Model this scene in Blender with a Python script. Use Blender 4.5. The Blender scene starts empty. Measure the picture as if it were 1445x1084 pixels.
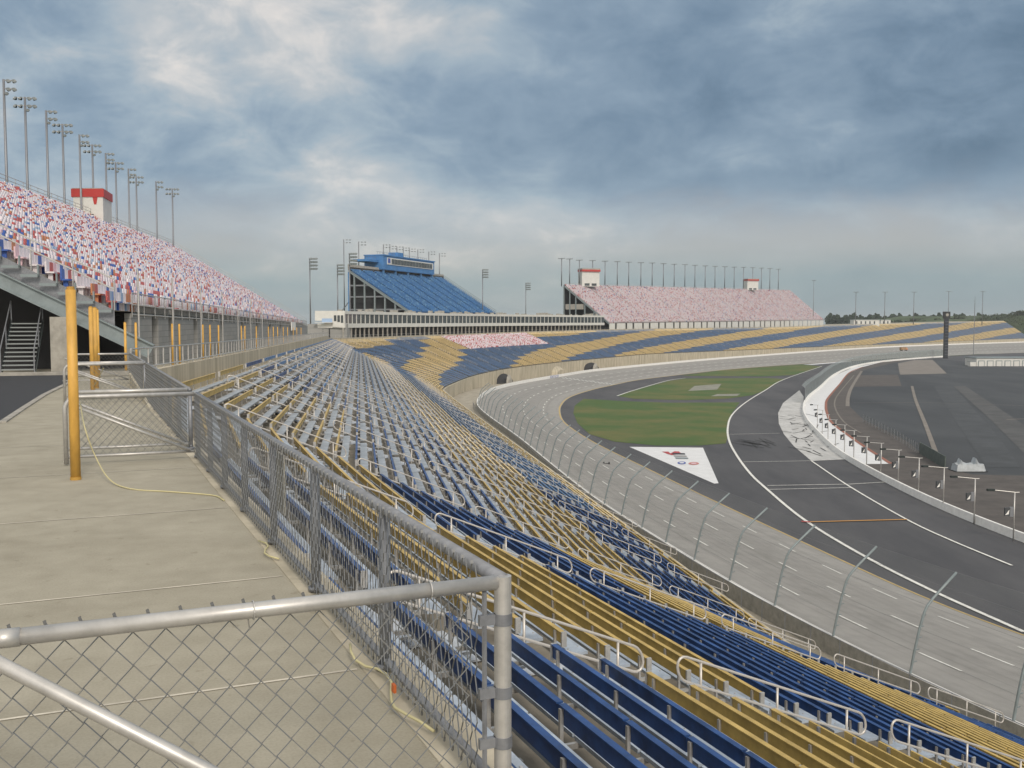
import bpy, math, random
import numpy as np
from mathutils import Vector
random.seed(7); rng = np.random.default_rng(7)
R = math.radians
scn = bpy.context.scene
COL = scn.collection
# ------------------------------------------------------------------ camera model (photo 1445 x 1084)
EYE = 2.1; F = 1400.0; PIT = math.atan(88/1400.0); CP, SP = math.cos(PIT), math.sin(PIT)
def PX(px, py, D):
    u, v = px-722.5, py-542.0
    t = D/(F*SP+v*CP)
    return Vector((u*t, (F*CP-v*SP)*t, EYE-D))
def Dof(py, Y):
    v = py-542.0
    return Y*(F*SP+v*CP)/(F*CP-v*SP)
def pxof(X, Y, z):
    d = EYE-z; f = Y*CP+d*SP
    return 722.5+F*X/f
# ------------------------------------------------------------------ small helpers
ORD = ['zeroth','first','second','third','fourth','fifth','sixth','seventh','eighth','ninth','tenth','eleventh','twelfth','thirteenth','fourteenth','fifteenth','sixteenth','seventeenth','eighteenth','nineteenth']
TENS = {20:('twenty','twentieth'),30:('thirty','thirtieth'),40:('forty','fortieth'),50:('fifty','fiftieth'),60:('sixty','sixtieth'),70:('seventy','seventieth'),80:('eighty','eightieth'),90:('ninety','ninetieth')}
def ordn(n):
    if n < 20: return ORD[n]
    t = n//10*10
    return TENS[t][1] if n == t else TENS[t][0]+'-'+ORD[n-t]
def tag(o, label=None, cat=None, group=None, kind=None):
    if label: o['label'] = label
    if cat: o['category'] = cat
    if group: o['group'] = group
    if kind: o['kind'] = kind
    return o
def empty(name, loc, label, cat, group=None, rz=0):
    o = bpy.data.objects.new(name, None); COL.objects.link(o)
    o.location = loc; o.rotation_euler = (0, 0, rz); o.empty_display_size = .2
    return tag(o, label, cat, group)
class MB:
    def __init__(s): s.v = []; s.f = []; s.m = []
    def add(s, vs, fs, m=0):
        b = len(s.v); s.v += [tuple(v) for v in vs]
        for f in fs: s.f.append(tuple(b+i for i in f)); s.m.append(m)
    def quad(s, a, b, c, d, m=0): s.add([a, b, c, d], [(0, 1, 2, 3)], m)
    def box(s, x0, x1, y0, y1, z0, z1, m=0):
        s.add([(x0,y0,z0),(x1,y0,z0),(x1,y1,z0),(x0,y1,z0),(x0,y0,z1),(x1,y0,z1),(x1,y1,z1),(x0,y1,z1)],
              [(0,3,2,1),(4,5,6,7),(0,1,5,4),(1,2,6,5),(2,3,7,6),(3,0,4,7)], m)
    def obox(s, p, u, w, a0, a1, b0, b1, z0, z1, m=0):
        # box spanned by a along u, b along w, z up from point p
        vs = []
        Z = Vector((0,0,1))
        for z in (z0, z1):
            for a, b in ((a0,b0),(a1,b0),(a1,b1),(a0,b1)): vs.append(p+u*a+w*b+Z*z)
        s.add(vs, [(0,3,2,1),(4,5,6,7),(0,1,5,4),(1,2,6,5),(2,3,7,6),(3,0,4,7)], m)
    def tube(s, pts, r, n=8, m=0, cap=True, r2=None):
        pts = [Vector(p) for p in pts]; rings = []
        prev = None
        for i, p in enumerate(pts):
            d = (pts[min(i+1, len(pts)-1)]-pts[max(i-1, 0)]).normalized()
            if prev is None:
                a = Vector((0,0,1)) if abs(d.z) < .9 else Vector((1,0,0))
                x = d.cross(a).normalized()
            else: x = (prev-d*prev.dot(d)).normalized()
            prev = x; y = d.cross(x)
            rr = r if r2 is None else r+(r2-r)*i/(len(pts)-1)
            rings.append([p+x*rr*math.cos(2*math.pi*k/n)+y*rr*math.sin(2*math.pi*k/n) for k in range(n)])
        vs = [v for q in rings for v in q]; fs = []
        for i in range(len(pts)-1):
            for k in range(n): fs.append((i*n+k, i*n+(k+1)%n, (i+1)*n+(k+1)%n, (i+1)*n+k))
        if cap: fs.append(tuple(range(n-1,-1,-1))); fs.append(tuple((len(pts)-1)*n+k for k in range(n)))
        s.add(vs, fs, m)
    def mesh(s, name, mats, smooth=False):
        me = bpy.data.meshes.new(name); me.from_pydata(s.v, [], s.f)
        for m in (mats if isinstance(mats, (list, tuple)) else [mats]): me.materials.append(m)
        if isinstance(mats, (list, tuple)) and len(mats) > 1: me.polygons.foreach_set('material_index', s.m)
        if smooth: me.polygons.foreach_set('use_smooth', [True]*len(s.f))
        me.update(); return me
    def build(s, name, mats, parent=None, smooth=False, origin=None):
        if origin is not None:
            o_ = Vector(origin); s.v = [(v[0]-o_.x, v[1]-o_.y, v[2]-o_.z) for v in s.v]
        me = s.mesh(name, mats, smooth)
        o = bpy.data.objects.new(name, me); COL.objects.link(o)
        if origin is not None: o.location = origin
        if parent is not None: o.parent = parent
        return o
def part(name, me, parent, loc=(0,0,0), rot=(0,0,0)):
    o = bpy.data.objects.new(name, me); COL.objects.link(o); o.parent = parent; o.location = loc; o.rotation_euler = rot
    return o
def kids(o): return [c for c in COL.objects if c.parent == o]
def copy_tree(o, ch, loc, rz, label, group=None):
    r = o.copy(); COL.objects.link(r); r.location = loc; r.rotation_euler = (0,0,rz); r['label'] = label
    if group: r['group'] = group
    for c in ch:
        d = c[0].copy(); COL.objects.link(d); d.parent = r
        for g in c[1]:
            e = g.copy(); COL.objects.link(e); e.parent = d
    return r
# ------------------------------------------------------------------ materials
MATS = {}
def mat(name, col, rough=.7, metal=0, var=0, scale=5, bump=0, col2=None, stretch=None, detail=6, spec=None, lo=.35, hi=.65):
    m = bpy.data.materials.new(name); m.use_nodes = True; nt = m.node_tree; b = nt.nodes['Principled BSDF']
    b.inputs['Base Color'].default_value = (*col, 1); b.inputs['Roughness'].default_value = rough; b.inputs['Metallic'].default_value = metal
    if spec is not None: b.inputs['Specular IOR Level'].default_value = spec
    if var or bump or col2:
        tc = nt.nodes.new('ShaderNodeTexCoord'); mp = nt.nodes.new('ShaderNodeMapping'); nz = nt.nodes.new('ShaderNodeTexNoise')
        geo = nt.nodes.new('ShaderNodeNewGeometry')
        nt.links.new(geo.outputs['Position'], mp.inputs[0]); nt.links.new(mp.outputs[0], nz.inputs['Vector'])
        if stretch: mp.inputs['Scale'].default_value = stretch
        nz.inputs['Scale'].default_value = scale; nz.inputs['Detail'].default_value = detail; nz.inputs['Roughness'].default_value = .65
        if var or col2:
            cr = nt.nodes.new('ShaderNodeValToRGB')
            c2 = col2 if col2 else tuple(min(1, c*(1+var)) for c in col); c1 = col if col2 else tuple(c*(1-var) for c in col)
            cr.color_ramp.elements[0].position = lo; cr.color_ramp.elements[1].position = hi
            cr.color_ramp.elements[0].color = (*c1, 1); cr.color_ramp.elements[1].color = (*c2, 1)
            nt.links.new(nz.outputs['Fac'], cr.inputs[0]); nt.links.new(cr.outputs[0], b.inputs['Base Color'])
        if bump:
            bm = nt.nodes.new('ShaderNodeBump'); bm.inputs['Strength'].default_value = bump; bm.inputs['Distance'].default_value = .02
            nt.links.new(nz.outputs['Fac'], bm.inputs['Height']); nt.links.new(bm.outputs[0], b.inputs['Normal'])
    MATS[name] = m; return m
def nd(nt, t, **k):
    n = nt.nodes.new(t)
    for a, b in k.items(): setattr(n, a, b)
    return n
galv = mat('galvanized_steel', (.50,.49,.47), .42, .55, var=.12, scale=9)
galv_d = mat('weathered_galvanized', (.24,.25,.27), .5, .5, var=.15, scale=14)
wire_m = mat('wire_steel', (.21,.215,.215), .5, .3)
alum = mat('aluminium_plank', (.42,.47,.53), .45, .3, var=.22, scale=2.2)
alum_m = mat('muted_aluminium_plank', (.34,.375,.41), .5, .2, var=.22, scale=1.6)  # greyer copy of the plank colour for the middle blocks
alum_f = mat('dull_aluminium_plank', (.27,.285,.30), .6, .1, var=.2, scale=1.2)
step_m = mat('aluminium_step', (.55,.58,.62), .45, .2, var=.1, scale=3)
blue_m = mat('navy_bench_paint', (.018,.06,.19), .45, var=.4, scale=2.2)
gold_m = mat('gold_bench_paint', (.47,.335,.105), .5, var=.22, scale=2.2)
fblue = mat('far_lit_blue_bench', (.12,.225,.41), .55, var=.2, scale=.8)  # lighter copy of the navy; light on far benches put into the colour
fgold = mat('far_lit_gold_bench', (.80,.62,.31), .55, var=.15, scale=.8)  # same gold paint made paler; light on the far backs is in the colour
rail_m = mat('painted_handrail', (.56,.53,.49), .35, .3)
terr = mat('terrace_concrete', (.20,.18,.145), .9, var=.35, scale=.7, bump=.3, detail=8)
cwall = mat('stained_concrete_wall', (.28,.25,.185), .9, scale=1.0, col2=(.54,.485,.375), stretch=(1,1,.12), bump=.2, lo=.3, hi=.62)
dconc = mat('grey_concrete', (.33,.315,.28), .9, var=.2, scale=2, bump=.2)
white_p = mat('white_wall_paint', (.80,.79,.76), .6, var=.08, scale=1.5)
line_w = mat('white_line_paint', (.70,.70,.66), .7, var=.2, scale=3)
line_y = mat('yellow_line_paint', (.50,.36,.12), .7, var=.15, scale=2)
line_o = mat('orange_line_paint', (.50,.25,.06), .7)
white_c = mat('white_painted_ground', (.66,.67,.68), .8, var=.06, scale=.5)
crescent_m = mat('worn_white_concrete', (.40,.40,.39), .85, scale=.45, col2=(.52,.52,.51), stretch=(1,.35,1), lo=.35, hi=.6)
asph_d = mat('dark_asphalt', (.055,.056,.062), .85, scale=.25, col2=(.085,.085,.09), stretch=(.6,.15,1), bump=.1)
asph_b = mat('brown_asphalt', (.085,.075,.068), .85, var=.2, scale=.3)
asph_k = mat('black_asphalt', (.034,.038,.043), .85, scale=.06, col2=(.06,.065,.07), stretch=(1,.3,1))
asph_n = mat('new_asphalt', (.028,.029,.034), .8, var=.15, scale=4, bump=.2)
pad_m = mat('tan_concrete_pad', (.20,.18,.16), .9, var=.12, scale=.2)
rust_m = mat('red_clay_edge', (.28,.12,.085), .9)
grass_m = mat('infield_grass', (.055,.105,.02), .95, scale=.05, col2=(.145,.13,.04), lo=.42, hi=.70, detail=12, bump=.3)
gnd_m = mat('field_grass', (.05,.075,.03), .95, var=.4, scale=.03)
bare_m = mat('bare_ground', (.24,.24,.2), .95, var=.2, scale=.3)
yel_pad = mat('yellow_pad', (.62,.355,.075), .55, var=.22, scale=4, stretch=(1,1,.35))
steel_g = mat('grey_green_steel', (.22,.26,.27), .5, .2, var=.12, scale=2)
block_m = None
dark_m = mat('hollow_shade_dark', (.03,.03,.032), .9)  # flat near-black; the shade of hollows is put into the colour
black_m = mat('black_plastic', (.012,.012,.013), .5)
suite_w = mat('white_cladding', (.60,.60,.57), .5, var=.06, scale=.6)
glass_m = mat('tinted_glass', (.05,.06,.065), .12, var=.4, scale=.15)
red_m = mat('red_fascia', (.42,.035,.03), .5)
bstand = mat('blue_stand_paint', (.06,.19,.42), .5, var=.15, scale=.4)
bstand_l = mat('blue_seat_light', (.16,.32,.50), .5)
bstand_d = mat('blue_seat_dark', (.08,.20,.38), .5)
s_white = mat('white_seat', (.80,.74,.77), .4); s_red = mat('red_seat', (.50,.10,.09), .4); s_blue = mat('blue_seat', (.05,.12,.42), .4)
s_or = mat('orange_seat', (.55,.22,.10), .4); s_lb = mat('light_blue_seat', (.32,.44,.62), .4); s_pink = mat('pale_pink_seat', (.76,.54,.59), .4)
rope_m = mat('yellow_rope', (.55,.50,.28), .7)
lamp_m = mat('lamp_housing', (.02,.028,.027), .85); lens_m = mat('lamp_lens', (.16,.18,.18), .35)
bark_m = mat('tree_bark', (.06,.045,.035), .9); leaf1 = mat('tree_leaves', (.018,.034,.012), .85, var=.6, scale=.10); leaf2 = mat('olive_leaves', (.04,.055,.02), .8, var=.5, scale=.12)
blued = mat('blue_logo_paint', (.06,.10,.35), .6)
def track_mat():
    m = bpy.data.materials.new('track_asphalt'); m.use_nodes = True; nt = m.node_tree; b = nt.nodes['Principled BSDF']; b.inputs['Roughness'].default_value = .85
    uv = nd(nt,'ShaderNodeUVMap'); uv.uv_map = 'lane'
    def N(sc, sx, sy, det=6):
        mp = nd(nt,'ShaderNodeMapping'); mp.inputs['Scale'].default_value = (sx, sy, 1); nt.links.new(uv.outputs[0], mp.inputs[0])
        n = nd(nt,'ShaderNodeTexNoise'); n.inputs['Scale'].default_value = sc; n.inputs['Detail'].default_value = det; n.inputs['Roughness'].default_value = .6; nt.links.new(mp.outputs[0], n.inputs['Vector']); return n.outputs['Fac']
    def RP(f, els):
        n = nd(nt,'ShaderNodeValToRGB'); e = n.color_ramp.elements
        while len(e) < len(els): e.new(.5)
        for x, (p, c) in zip(e, els): x.position = p; x.color = (*c, 1)
        nt.links.new(f, n.inputs[0]); return n.outputs[0]
    base = RP(N(1, .5, .5), [(.3,(.26,.253,.238)),(.7,(.33,.32,.30))])
    streak = RP(N(1, .012, 1.1, 8), [(.30,(.90,.90,.90)),(.52,(1,1,1)),(.75,(1.0,1.0,1.0))])
    seam = RP(N(1, .0, .35, 0), [(.47,(1,1,1)),(.495,(.86,.86,.86)),(.52,(1,1,1))])
    spots = RP(N(1, .08, .25, 5), [(.56,(1,1,1)),(.72,(.84,.84,.83))])
    def MX(a, c):
        n = nd(nt,'ShaderNodeMix', data_type='RGBA', blend_type='MULTIPLY'); n.inputs[0].default_value = 1; nt.links.new(a, n.inputs[6]); nt.links.new(c, n.inputs[7]); return n.outputs[2]
    sp = nd(nt,'ShaderNodeSeparateXYZ'); nt.links.new(uv.outputs[0], sp.inputs[0]); dv = nd(nt,'ShaderNodeMath', operation='DIVIDE'); dv.inputs[1].default_value = 24; nt.links.new(sp.outputs['Y'], dv.inputs[0])
    groove = RP(dv.outputs[0], [(.10,(1,1,1)),(.28,(.93,.93,.93)),(.42,(.86,.86,.86)),(.55,(.93,.93,.93)),(.66,(.87,.87,.87)),(.85,(1,1,1))])
    nt.links.new(MX(MX(MX(MX(base, streak), seam), spots), groove), b.inputs['Base Color']); return m
track_m = track_mat()
def walk_mat():
    m = bpy.data.materials.new('walkway_concrete'); m.use_nodes = True; nt = m.node_tree; b = nt.nodes['Principled BSDF']; b.inputs['Roughness'].default_value = .85
    geo = nd(nt,'ShaderNodeNewGeometry'); mp = nd(nt,'ShaderNodeMapping'); mp.inputs['Rotation'].default_value = (0,0,R(-23.7))
    mp.vector_type = 'POINT'
    nt.links.new(geo.outputs['Position'], mp.inputs[0])
    n1 = nd(nt,'ShaderNodeTexNoise'); n1.inputs['Scale'].default_value = .55; n1.inputs['Detail'].default_value = 9; n1.inputs['Roughness'].default_value=.7
    n2 = nd(nt,'ShaderNodeTexNoise'); n2.inputs['Scale'].default_value = 60; n2.inputs['Detail'].default_value = 4
    mp2 = nd(nt,'ShaderNodeMapping'); mp2.inputs['Scale'].default_value = (1,1,1); nt.links.new(mp.outputs[0], mp2.inputs[0])
    n3 = nd(nt,'ShaderNodeTexNoise'); n3.inputs['Scale'].default_value = 3; n3.inputs['Detail'].default_value = 6; nt.links.new(mp2.outputs[0], n3.inputs['Vector'])
    for n in (n1, n2): nt.links.new(mp.outputs[0], n.inputs['Vector'])
    cr = nd(nt,'ShaderNodeValToRGB'); cr.color_ramp.elements[0].position=.3; cr.color_ramp.elements[1].position=.72
    cr.color_ramp.elements[0].color=(.275,.25,.19,1); cr.color_ramp.elements[1].color=(.42,.39,.31,1)
    ma = nd(nt,'ShaderNodeMath',operation='MULTIPLY_ADD'); ma.inputs[1].default_value=.6; 
    mb = nd(nt,'ShaderNodeMath',operation='MULTIPLY'); mb.inputs[1].default_value=.4
    nt.links.new(n3.outputs['Fac'], mb.inputs[0]); nt.links.new(n1.outputs['Fac'], ma.inputs[0]); nt.links.new(mb.outputs[0], ma.inputs[2])
    nt.links.new(ma.outputs[0], cr.inputs[0])
    mx = nd(nt,'ShaderNodeMix',data_type='RGBA',blend_type='MULTIPLY'); mx.inputs[0].default_value=.35
    cr2 = nd(nt,'ShaderNodeValToRGB'); cr2.color_ramp.elements[0].position=.35; cr2.color_ramp.elements[1].position=.6; cr2.color_ramp.elements[0].color=(.7,.7,.7,1)
    nt.links.new(n2.outputs['Fac'], cr2.inputs[0]); nt.links.new(cr.outputs[0], mx.inputs[6]); nt.links.new(cr2.outputs[0], mx.inputs[7])
    n4 = nd(nt,'ShaderNodeTexNoise'); n4.inputs['Scale'].default_value = 7; n4.inputs['Detail'].default_value = 3; nt.links.new(mp.outputs[0], n4.inputs['Vector'])
    cr3 = nd(nt,'ShaderNodeValToRGB'); cr3.color_ramp.elements[0].position=.66; cr3.color_ramp.elements[1].position=.71; cr3.color_ramp.elements[0].color=(1,1,1,1); cr3.color_ramp.elements[1].color=(.86,.85,.83,1)
    nt.links.new(n4.outputs['Fac'], cr3.inputs[0])
    mx3 = nd(nt,'ShaderNodeMix',data_type='RGBA',blend_type='MULTIPLY'); mx3.inputs[0].default_value=1; nt.links.new(mx.outputs[2], mx3.inputs[6]); nt.links.new(cr3.outputs[0], mx3.inputs[7])
    nt.links.new(mx3.outputs[2], b.inputs['Base Color'])
    bp = nd(nt,'ShaderNodeBump'); bp.inputs['Strength'].default_value=.25; bp.inputs['Distance'].default_value=.01
    nt.links.new(n2.outputs['Fac'], bp.inputs['Height']); nt.links.new(bp.outputs[0], b.inputs['Normal'])
    return m
walk_m = walk_mat()
def block_mat():
    m = bpy.data.materials.new('grey_block_wall'); m.use_nodes = True; nt = m.node_tree; b = nt.nodes['Principled BSDF']; b.inputs['Roughness'].default_value=.85
    geo = nd(nt,'ShaderNodeNewGeometry'); sx = nd(nt,'ShaderNodeSeparateXYZ'); nt.links.new(geo.outputs['Position'], sx.inputs[0])
    cb = nd(nt,'ShaderNodeCombineXYZ'); nt.links.new(sx.outputs['Y'], cb.inputs[0]); nt.links.new(sx.outputs['Z'], cb.inputs[1])
    br = nd(nt,'ShaderNodeTexBrick'); br.inputs['Scale'].default_value=1.0; br.inputs['Brick Width'].default_value=1.1; br.inputs['Row Height'].default_value=.32
    br.inputs['Mortar Size'].default_value=.012; br.inputs['Color1'].default_value=(.30,.30,.29,1); br.inputs['Color2'].default_value=(.26,.265,.26,1); br.inputs['Mortar'].default_value=(.17,.17,.17,1)
    nt.links.new(cb.outputs[0], br.inputs['Vector']); nt.links.new(br.outputs['Color'], b.inputs['Base Color']); return m
block_m = block_mat()
def net_mat(name, col, a):
    m = bpy.data.materials.new(name); m.use_nodes = True; nt = m.node_tree
    out = nt.nodes['Material Output']; b = nt.nodes['Principled BSDF']; b.inputs['Base Color'].default_value=(*col,1); b.inputs['Roughness'].default_value=.6
    tr = nd(nt,'ShaderNodeBsdfTransparent'); mx = nd(nt,'ShaderNodeMixShader'); mx.inputs[0].default_value=a
    nt.links.new(tr.outputs[0], mx.inputs[1]); nt.links.new(b.outputs[0], mx.inputs[2]); nt.links.new(mx.outputs[0], out.inputs[0]); return m
net_far = net_mat('fine_wire_netting', (.22,.23,.22), .07)
net_low = net_mat('chain_link_netting', (.22,.23,.22), .28)
net_pit = net_mat('pit_fence_netting', (.20,.25,.24), .5)
# ------------------------------------------------------------------ curves
def V2(p): return np.array([p[0], p[1]], float)
def resample(pts, step, smooth=0):
    """Catmull-Rom then equal steps; pts rows (x,y,z)"""
    P = np.array(pts, float); Q = []
    E = np.vstack([2*P[0]-P[1], P, 2*P[-1]-P[-2]])
    for i in range(1, len(E)-2):
        a, b, c, d = E[i-1], E[i], E[i+1], E[i+2]
        for t in np.linspace(0, 1, 24, endpoint=False):
            Q.append(.5*((2*b)+(-a+c)*t+(2*a-5*b+4*c-d)*t*t+(-a+3*b-3*c+d)*t**3))
    Q.append(P[-1]); Q = np.array(Q)
    s = np.r_[0, np.cumsum(np.linalg.norm(np.diff(Q[:, :2], axis=0), axis=1))]
    n = int(s[-1]/step); t = np.linspace(0, s[-1], n+1)
    O = np.stack([np.interp(t, s, Q[:, k]) for k in range(3)], 1)
    for _ in range(smooth):
        O[1:-1] = .25*O[:-2]+.5*O[1:-1]+.25*O[2:]
    return O
def normals(P):
    d = np.gradient(P[:, :2], axis=0); d /= np.linalg.norm(d, axis=1)[:, None]
    return d, np.stack([-d[:, 1], d[:, 0]], 1)       # heading, outward (left)
wp = [(1412,1010,19),(1267,943,19),(1161,889,19),(1080,848,19.05),(1000,801,19.1),(927,756,19.25),(841,702,19.6),(772,648,19.9),(733,616,20.15),(690,586,20.4),(674,570,20.5),
      (680,556,20.5),(702,545,20.5),(738,537,20.5),(766,532.3,20.5),(805,526,20.5),(847,520,20.5),(963,509,20.5),(1051,502,20.5),(1180,493,20.5),(1292,487,20.5),(1445,482,20.5)]
W = [PX(*p) for p in wp]
d0 = Vector((.40,-.916,0))
W = [W[0]+d0*60, W[0]+d0*20] + W
e = (W[-1]-W[-2]); e.z = 0; e.normalize(); h = math.atan2(e.x, e.y)
for k in range(4):
    h += R(9); W.append(W[-1]+Vector((math.sin(h), math.cos(h), 0))*60)
WALL = resample(W, 3, 12); WD, WN = normals(WALL)
# inner edge of the banked track
ip = [(1441,896),(1296,840),(1142,769),(1000,703),(905,657),(838,624),(799,598),(791.5,584),(793,572),(807,560),(842,549),(863,544.6),(896,537.5),(946,531),(1019,522.7),(1080,517.6),(1132,514),(1198,510),(1280,504.8),(1332,503),(1390,500),(1445,498)]
I = [PX(*p, 24) for p in ip]
I = [I[0]+d0*60, I[0]+d0*20]+I
e = I[-1]-I[-2]; e.normalize(); h = math.atan2(e.x, e.y)
for k in range(4):
    h += R(9); I.append(I[-1]+Vector((math.sin(h), math.cos(h), 0))*50)
INN = resample(I, 3, 6)
ZI = EYE-24.0
# match every wall sample with the inner curve (monotone nearest)
idx = []; last = 0
for i in range(len(WALL)):
    seg = INN[last:last+40, :2]
    d = np.linalg.norm(seg-WALL[i, :2], axis=1); last = last+int(np.argmin(d)); idx.append(last)
idx = np.array(idx, float); k = np.ones(9)/9
idx = np.convolve(np.pad(idx, 4, mode='edge'), k, 'valid')
INM = np.stack([np.interp(idx, np.arange(len(INN)), INN[:, c]) for c in range(3)], 1)
def trk(i, f, dz=0):
    a, b = WALL[i], INM[i]
    x, y = a[:2]*(1-f)+b[:2]*f
    return (x, y, (a[2]-1.0)*(1-f)+(ZI+.05)*f+dz)
def trks(s, f, dz=0):
    i = int(s); t = s-i; a = np.array(trk(i, f, dz)); b = np.array(trk(min(i+1, len(WALL)-1), f, dz)); return tuple(a*(1-t)+b*t)
# ------------------------------------------------------------------ ground, infield
def sheet(name, poly, z, m, kind='structure', parent=None):
    mb = MB(); mb.add([(p[0], p[1], z) for p in poly], [tuple(range(len(poly)))]); o = mb.build(name, m, parent)
    if kind: o['kind'] = kind
    return o
def ppoly(pts, D=24, n=0):
    w = [PX(*p, D) for p in pts]
    if n:
        w = [Vector((*q[:2], 0)) for q in resample([tuple(a) for a in w]+[tuple(w[0])], n)][:-1]
    return w
sheet('ground', [(-4000,-600),(6000,-600),(6000,9000),(-4000,9000)], ZI-.3, gnd_m)
mb = MB()
pl = [tuple(p[:2]) for p in INN]
mb.add([(x, y, ZI) for x, y in pl]+[(900, -200, ZI)], [tuple(range(len(pl)+1))])
o = mb.build('infield_asphalt', asph_d); o['kind'] = 'structure'
mb = MB()
for i in range(len(WALL)-1):
    for f0, f1 in ((0,.25),(.25,.5),(.5,.75),(.75,1)):
        mb.quad(trk(i,f0), trk(i,f1), trk(i+1,f1), trk(i+1,f0))
o = mb.build('race_track', track_m, smooth=True); o['kind'] = 'structure'
uvl = o.data.uv_layers.new(name='lane'); uu_ = []
for i in range(len(WALL)-1):
    for f0, f1 in ((0,.25),(.25,.5),(.5,.75),(.75,1)): uu_ += [i*3, f0*24, i*3, f1*24, (i+1)*3, f1*24, (i+1)*3, f0*24]
uvl.data.foreach_set('uv', uu_)
def strip_on_track(name, i0, i1, f, w, m, dz=.03):
    mb = MB(); i = i0
    while i < i1:
        a, b = i, min(i+1, i1)
        wi = [w/ max(5, np.linalg.norm(WALL[int(q), :2]-INM[int(q), :2])) for q in (a, b)]
        mb.quad(trks(a, f-wi[0]/2, dz), trks(a, f+wi[0]/2, dz), trks(b, f+wi[1]/2, dz), trks(b, f-wi[1]/2, dz)); i += 1
    return mb.build(name, m)
NW = len(WALL)
o = strip_on_track('yellow_track_line', 3, NW-2, .985, .32, line_y); o['kind'] = 'structure'
mb = MB()
for f in (.30, .55, .79):
    s = 4+f*2
    while s < NW-45:
        L = 1.25; w = .24/24
        if s < NW-70 or f == .55: mb.quad(trks(s, f-w/2, .03), trks(s, f+w/2, .03), trks(s+L, f+w/2, .03), trks(s+L, f-w/2, .03))
        s += 3.1
o = mb.build('lane_dashes', line_w); o['kind'] = 'structure'
# start-finish chequers and block letters across the track
sf = min(range(NW), key=lambda i: abs(pxof(*WALL[i])-787) + (0 if WALL[i][1] > 330 else 1e5))
mb = MB(); 
for r_ in range(3):
    for k in range(26):
        f0 = .06+k*.035
        mb.quad(trks(sf+r_*.4, f0, .03), trks(sf+r_*.4, f0+.035, .03), trks(sf+r_*.4+.4, f0+.035, .03), trks(sf+r_*.4+.4, f0, .03), (k+r_)%2)
o = mb.build('finish_line', [black_m, line_w]); o['kind'] = 'structure'
GA = [(823.6,563),(884,566.5),(946,568.5),(1044,568),(1033,583),(1027,600),(1027,616),(1024,626),(988,629),(925,629),(867,623.5),(832,613),(815,597.6),(809,583),(811,572.6)]
GB = [(871,559),(894,551.5),(942,538),(967,534.3),(1080,533.5),(1107,535),(1080,550.5),(1062,558),(1029,562.5),(967,565),(894,563)]
GC = [(960,530.5),(1019,522.7),(1080,518),(1132,514.4),(1160,517.5),(1120,529.5),(1080,531.5)]
for g in (GA, GB, GC): sheet('infield_grass', ppoly(g), ZI+.04, grass_m)
sheet('bare_patch', ppoly([(971,552),(980,545),(1018,542),(1012,550)]), ZI+.07, bare_m)
sheet('bare_patch', ppoly([(1003,559.5),(1012,556.5),(1045,556),(1040,559)]), ZI+.07, bare_m)
sheet('white_sponsor_triangle', ppoly([(888,631),(992,632.2),(1014,682.5),(1008,683)]), ZI+.05, white_c)
def gl(name, pts, w, m, dz, D=24, curve=True):
    P = [PX(*p, D) for p in pts]
    Q = resample([tuple(p) for p in P], 3) if curve and len(P) > 2 else np.array([tuple(p) for p in P])
    d, n = normals(Q) if len(Q) > 2 else (None, None)
    if n is None:
        dd = Q[1, :2]-Q[0, :2]; dd /= np.linalg.norm(dd); n = np.array([[-dd[1], dd[0]]]*2)
    mb = MB()
    for i in range(len(Q)-1):
        a, b = Q[i, :2], Q[i+1, :2]
        mb.quad((*(a-n[i]*w/2), ZI+dz), (*(a+n[i]*w/2), ZI+dz), (*(b+n[i+1]*w/2), ZI+dz), (*(b-n[i+1]*w/2), ZI+dz))
    o = mb.build(name, m); o['kind'] = 'structure'; return o
gl('pit_entry_line', [(1160,517),(1107,535.5),(1080,551),(1052,568.5),(1033,586),(1027,604),(1029,622.5),(1039.5,643),(1058,668),(1080,689),(1132.5,732.5),(1209.5,780),(1308,831),(1445,893)], .42, line_w, .08)
gl('pit_lane_line', [(1145,651),(1197,686),(1277,732.5),(1339,762),(1428,799)], .30, line_w, .08)
gl('pit_cross_line', [(1083,686),(1200,684),(1250,681)], .25, line_w, .09, curve=False)
gl('pit_cross_line', [(1086,691.5),(1200,689)], .22, line_w, .09, curve=False)
gl('pit_cross_line', [(1049,652.5),(1145,651)], .22, line_w, .09, curve=False)
gl('pit_cross_line', [(1029,613.5),(1100,612)], .2, line_w, .09, curve=False)
gl('orange_pit_line', [(1142,737.5),(1280,734)], .42, line_o, .1, curve=False)
gl('orange_pit_line', [(1131,737),(1143,738)], .6, red_m, .12, curve=False)
gl('grass_edge_kerb', [(871,559),(894,551.3),(942,537.5),(967,533.8)], .5, line_w, .08)
PWP = [(1560,806),(1445,765),(1333,720),(1256,683),(1197,650),(1172.6,632),(1151,610),(1138,594),(1133.5,578),(1139.5,563),(1156,549),(1177,530.5),(1204.5,518.5),(1243,511.4),(1290,507),(1333,504)]
crl = [(1128,551),(1105,569),(1098,583),(1099,598),(1106,613),(1120,630),(1145,651),(1198,648.5)]
sheet('white_concrete_apron', ppoly(crl+[(1172.6,632),(1151,610),(1138,594),(1133.5,578),(1134,560)]), ZI+.06, crescent_m)
sheet('white_concrete_apron', ppoly([(1139.5,563),(1156,549),(1177,530.5),(1204.5,518.5),(1243,511.4),(1218,518),(1199,526),(1185,542.6),(1168.6,562),(1165,573),(1166,583),(1174,597),(1200,617),(1220,631),(1257,655),(1212,655.5),(1197,650),(1172.6,632),(1151,610),(1138,594),(1133.5,578)]), ZI+.055, white_c)
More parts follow.
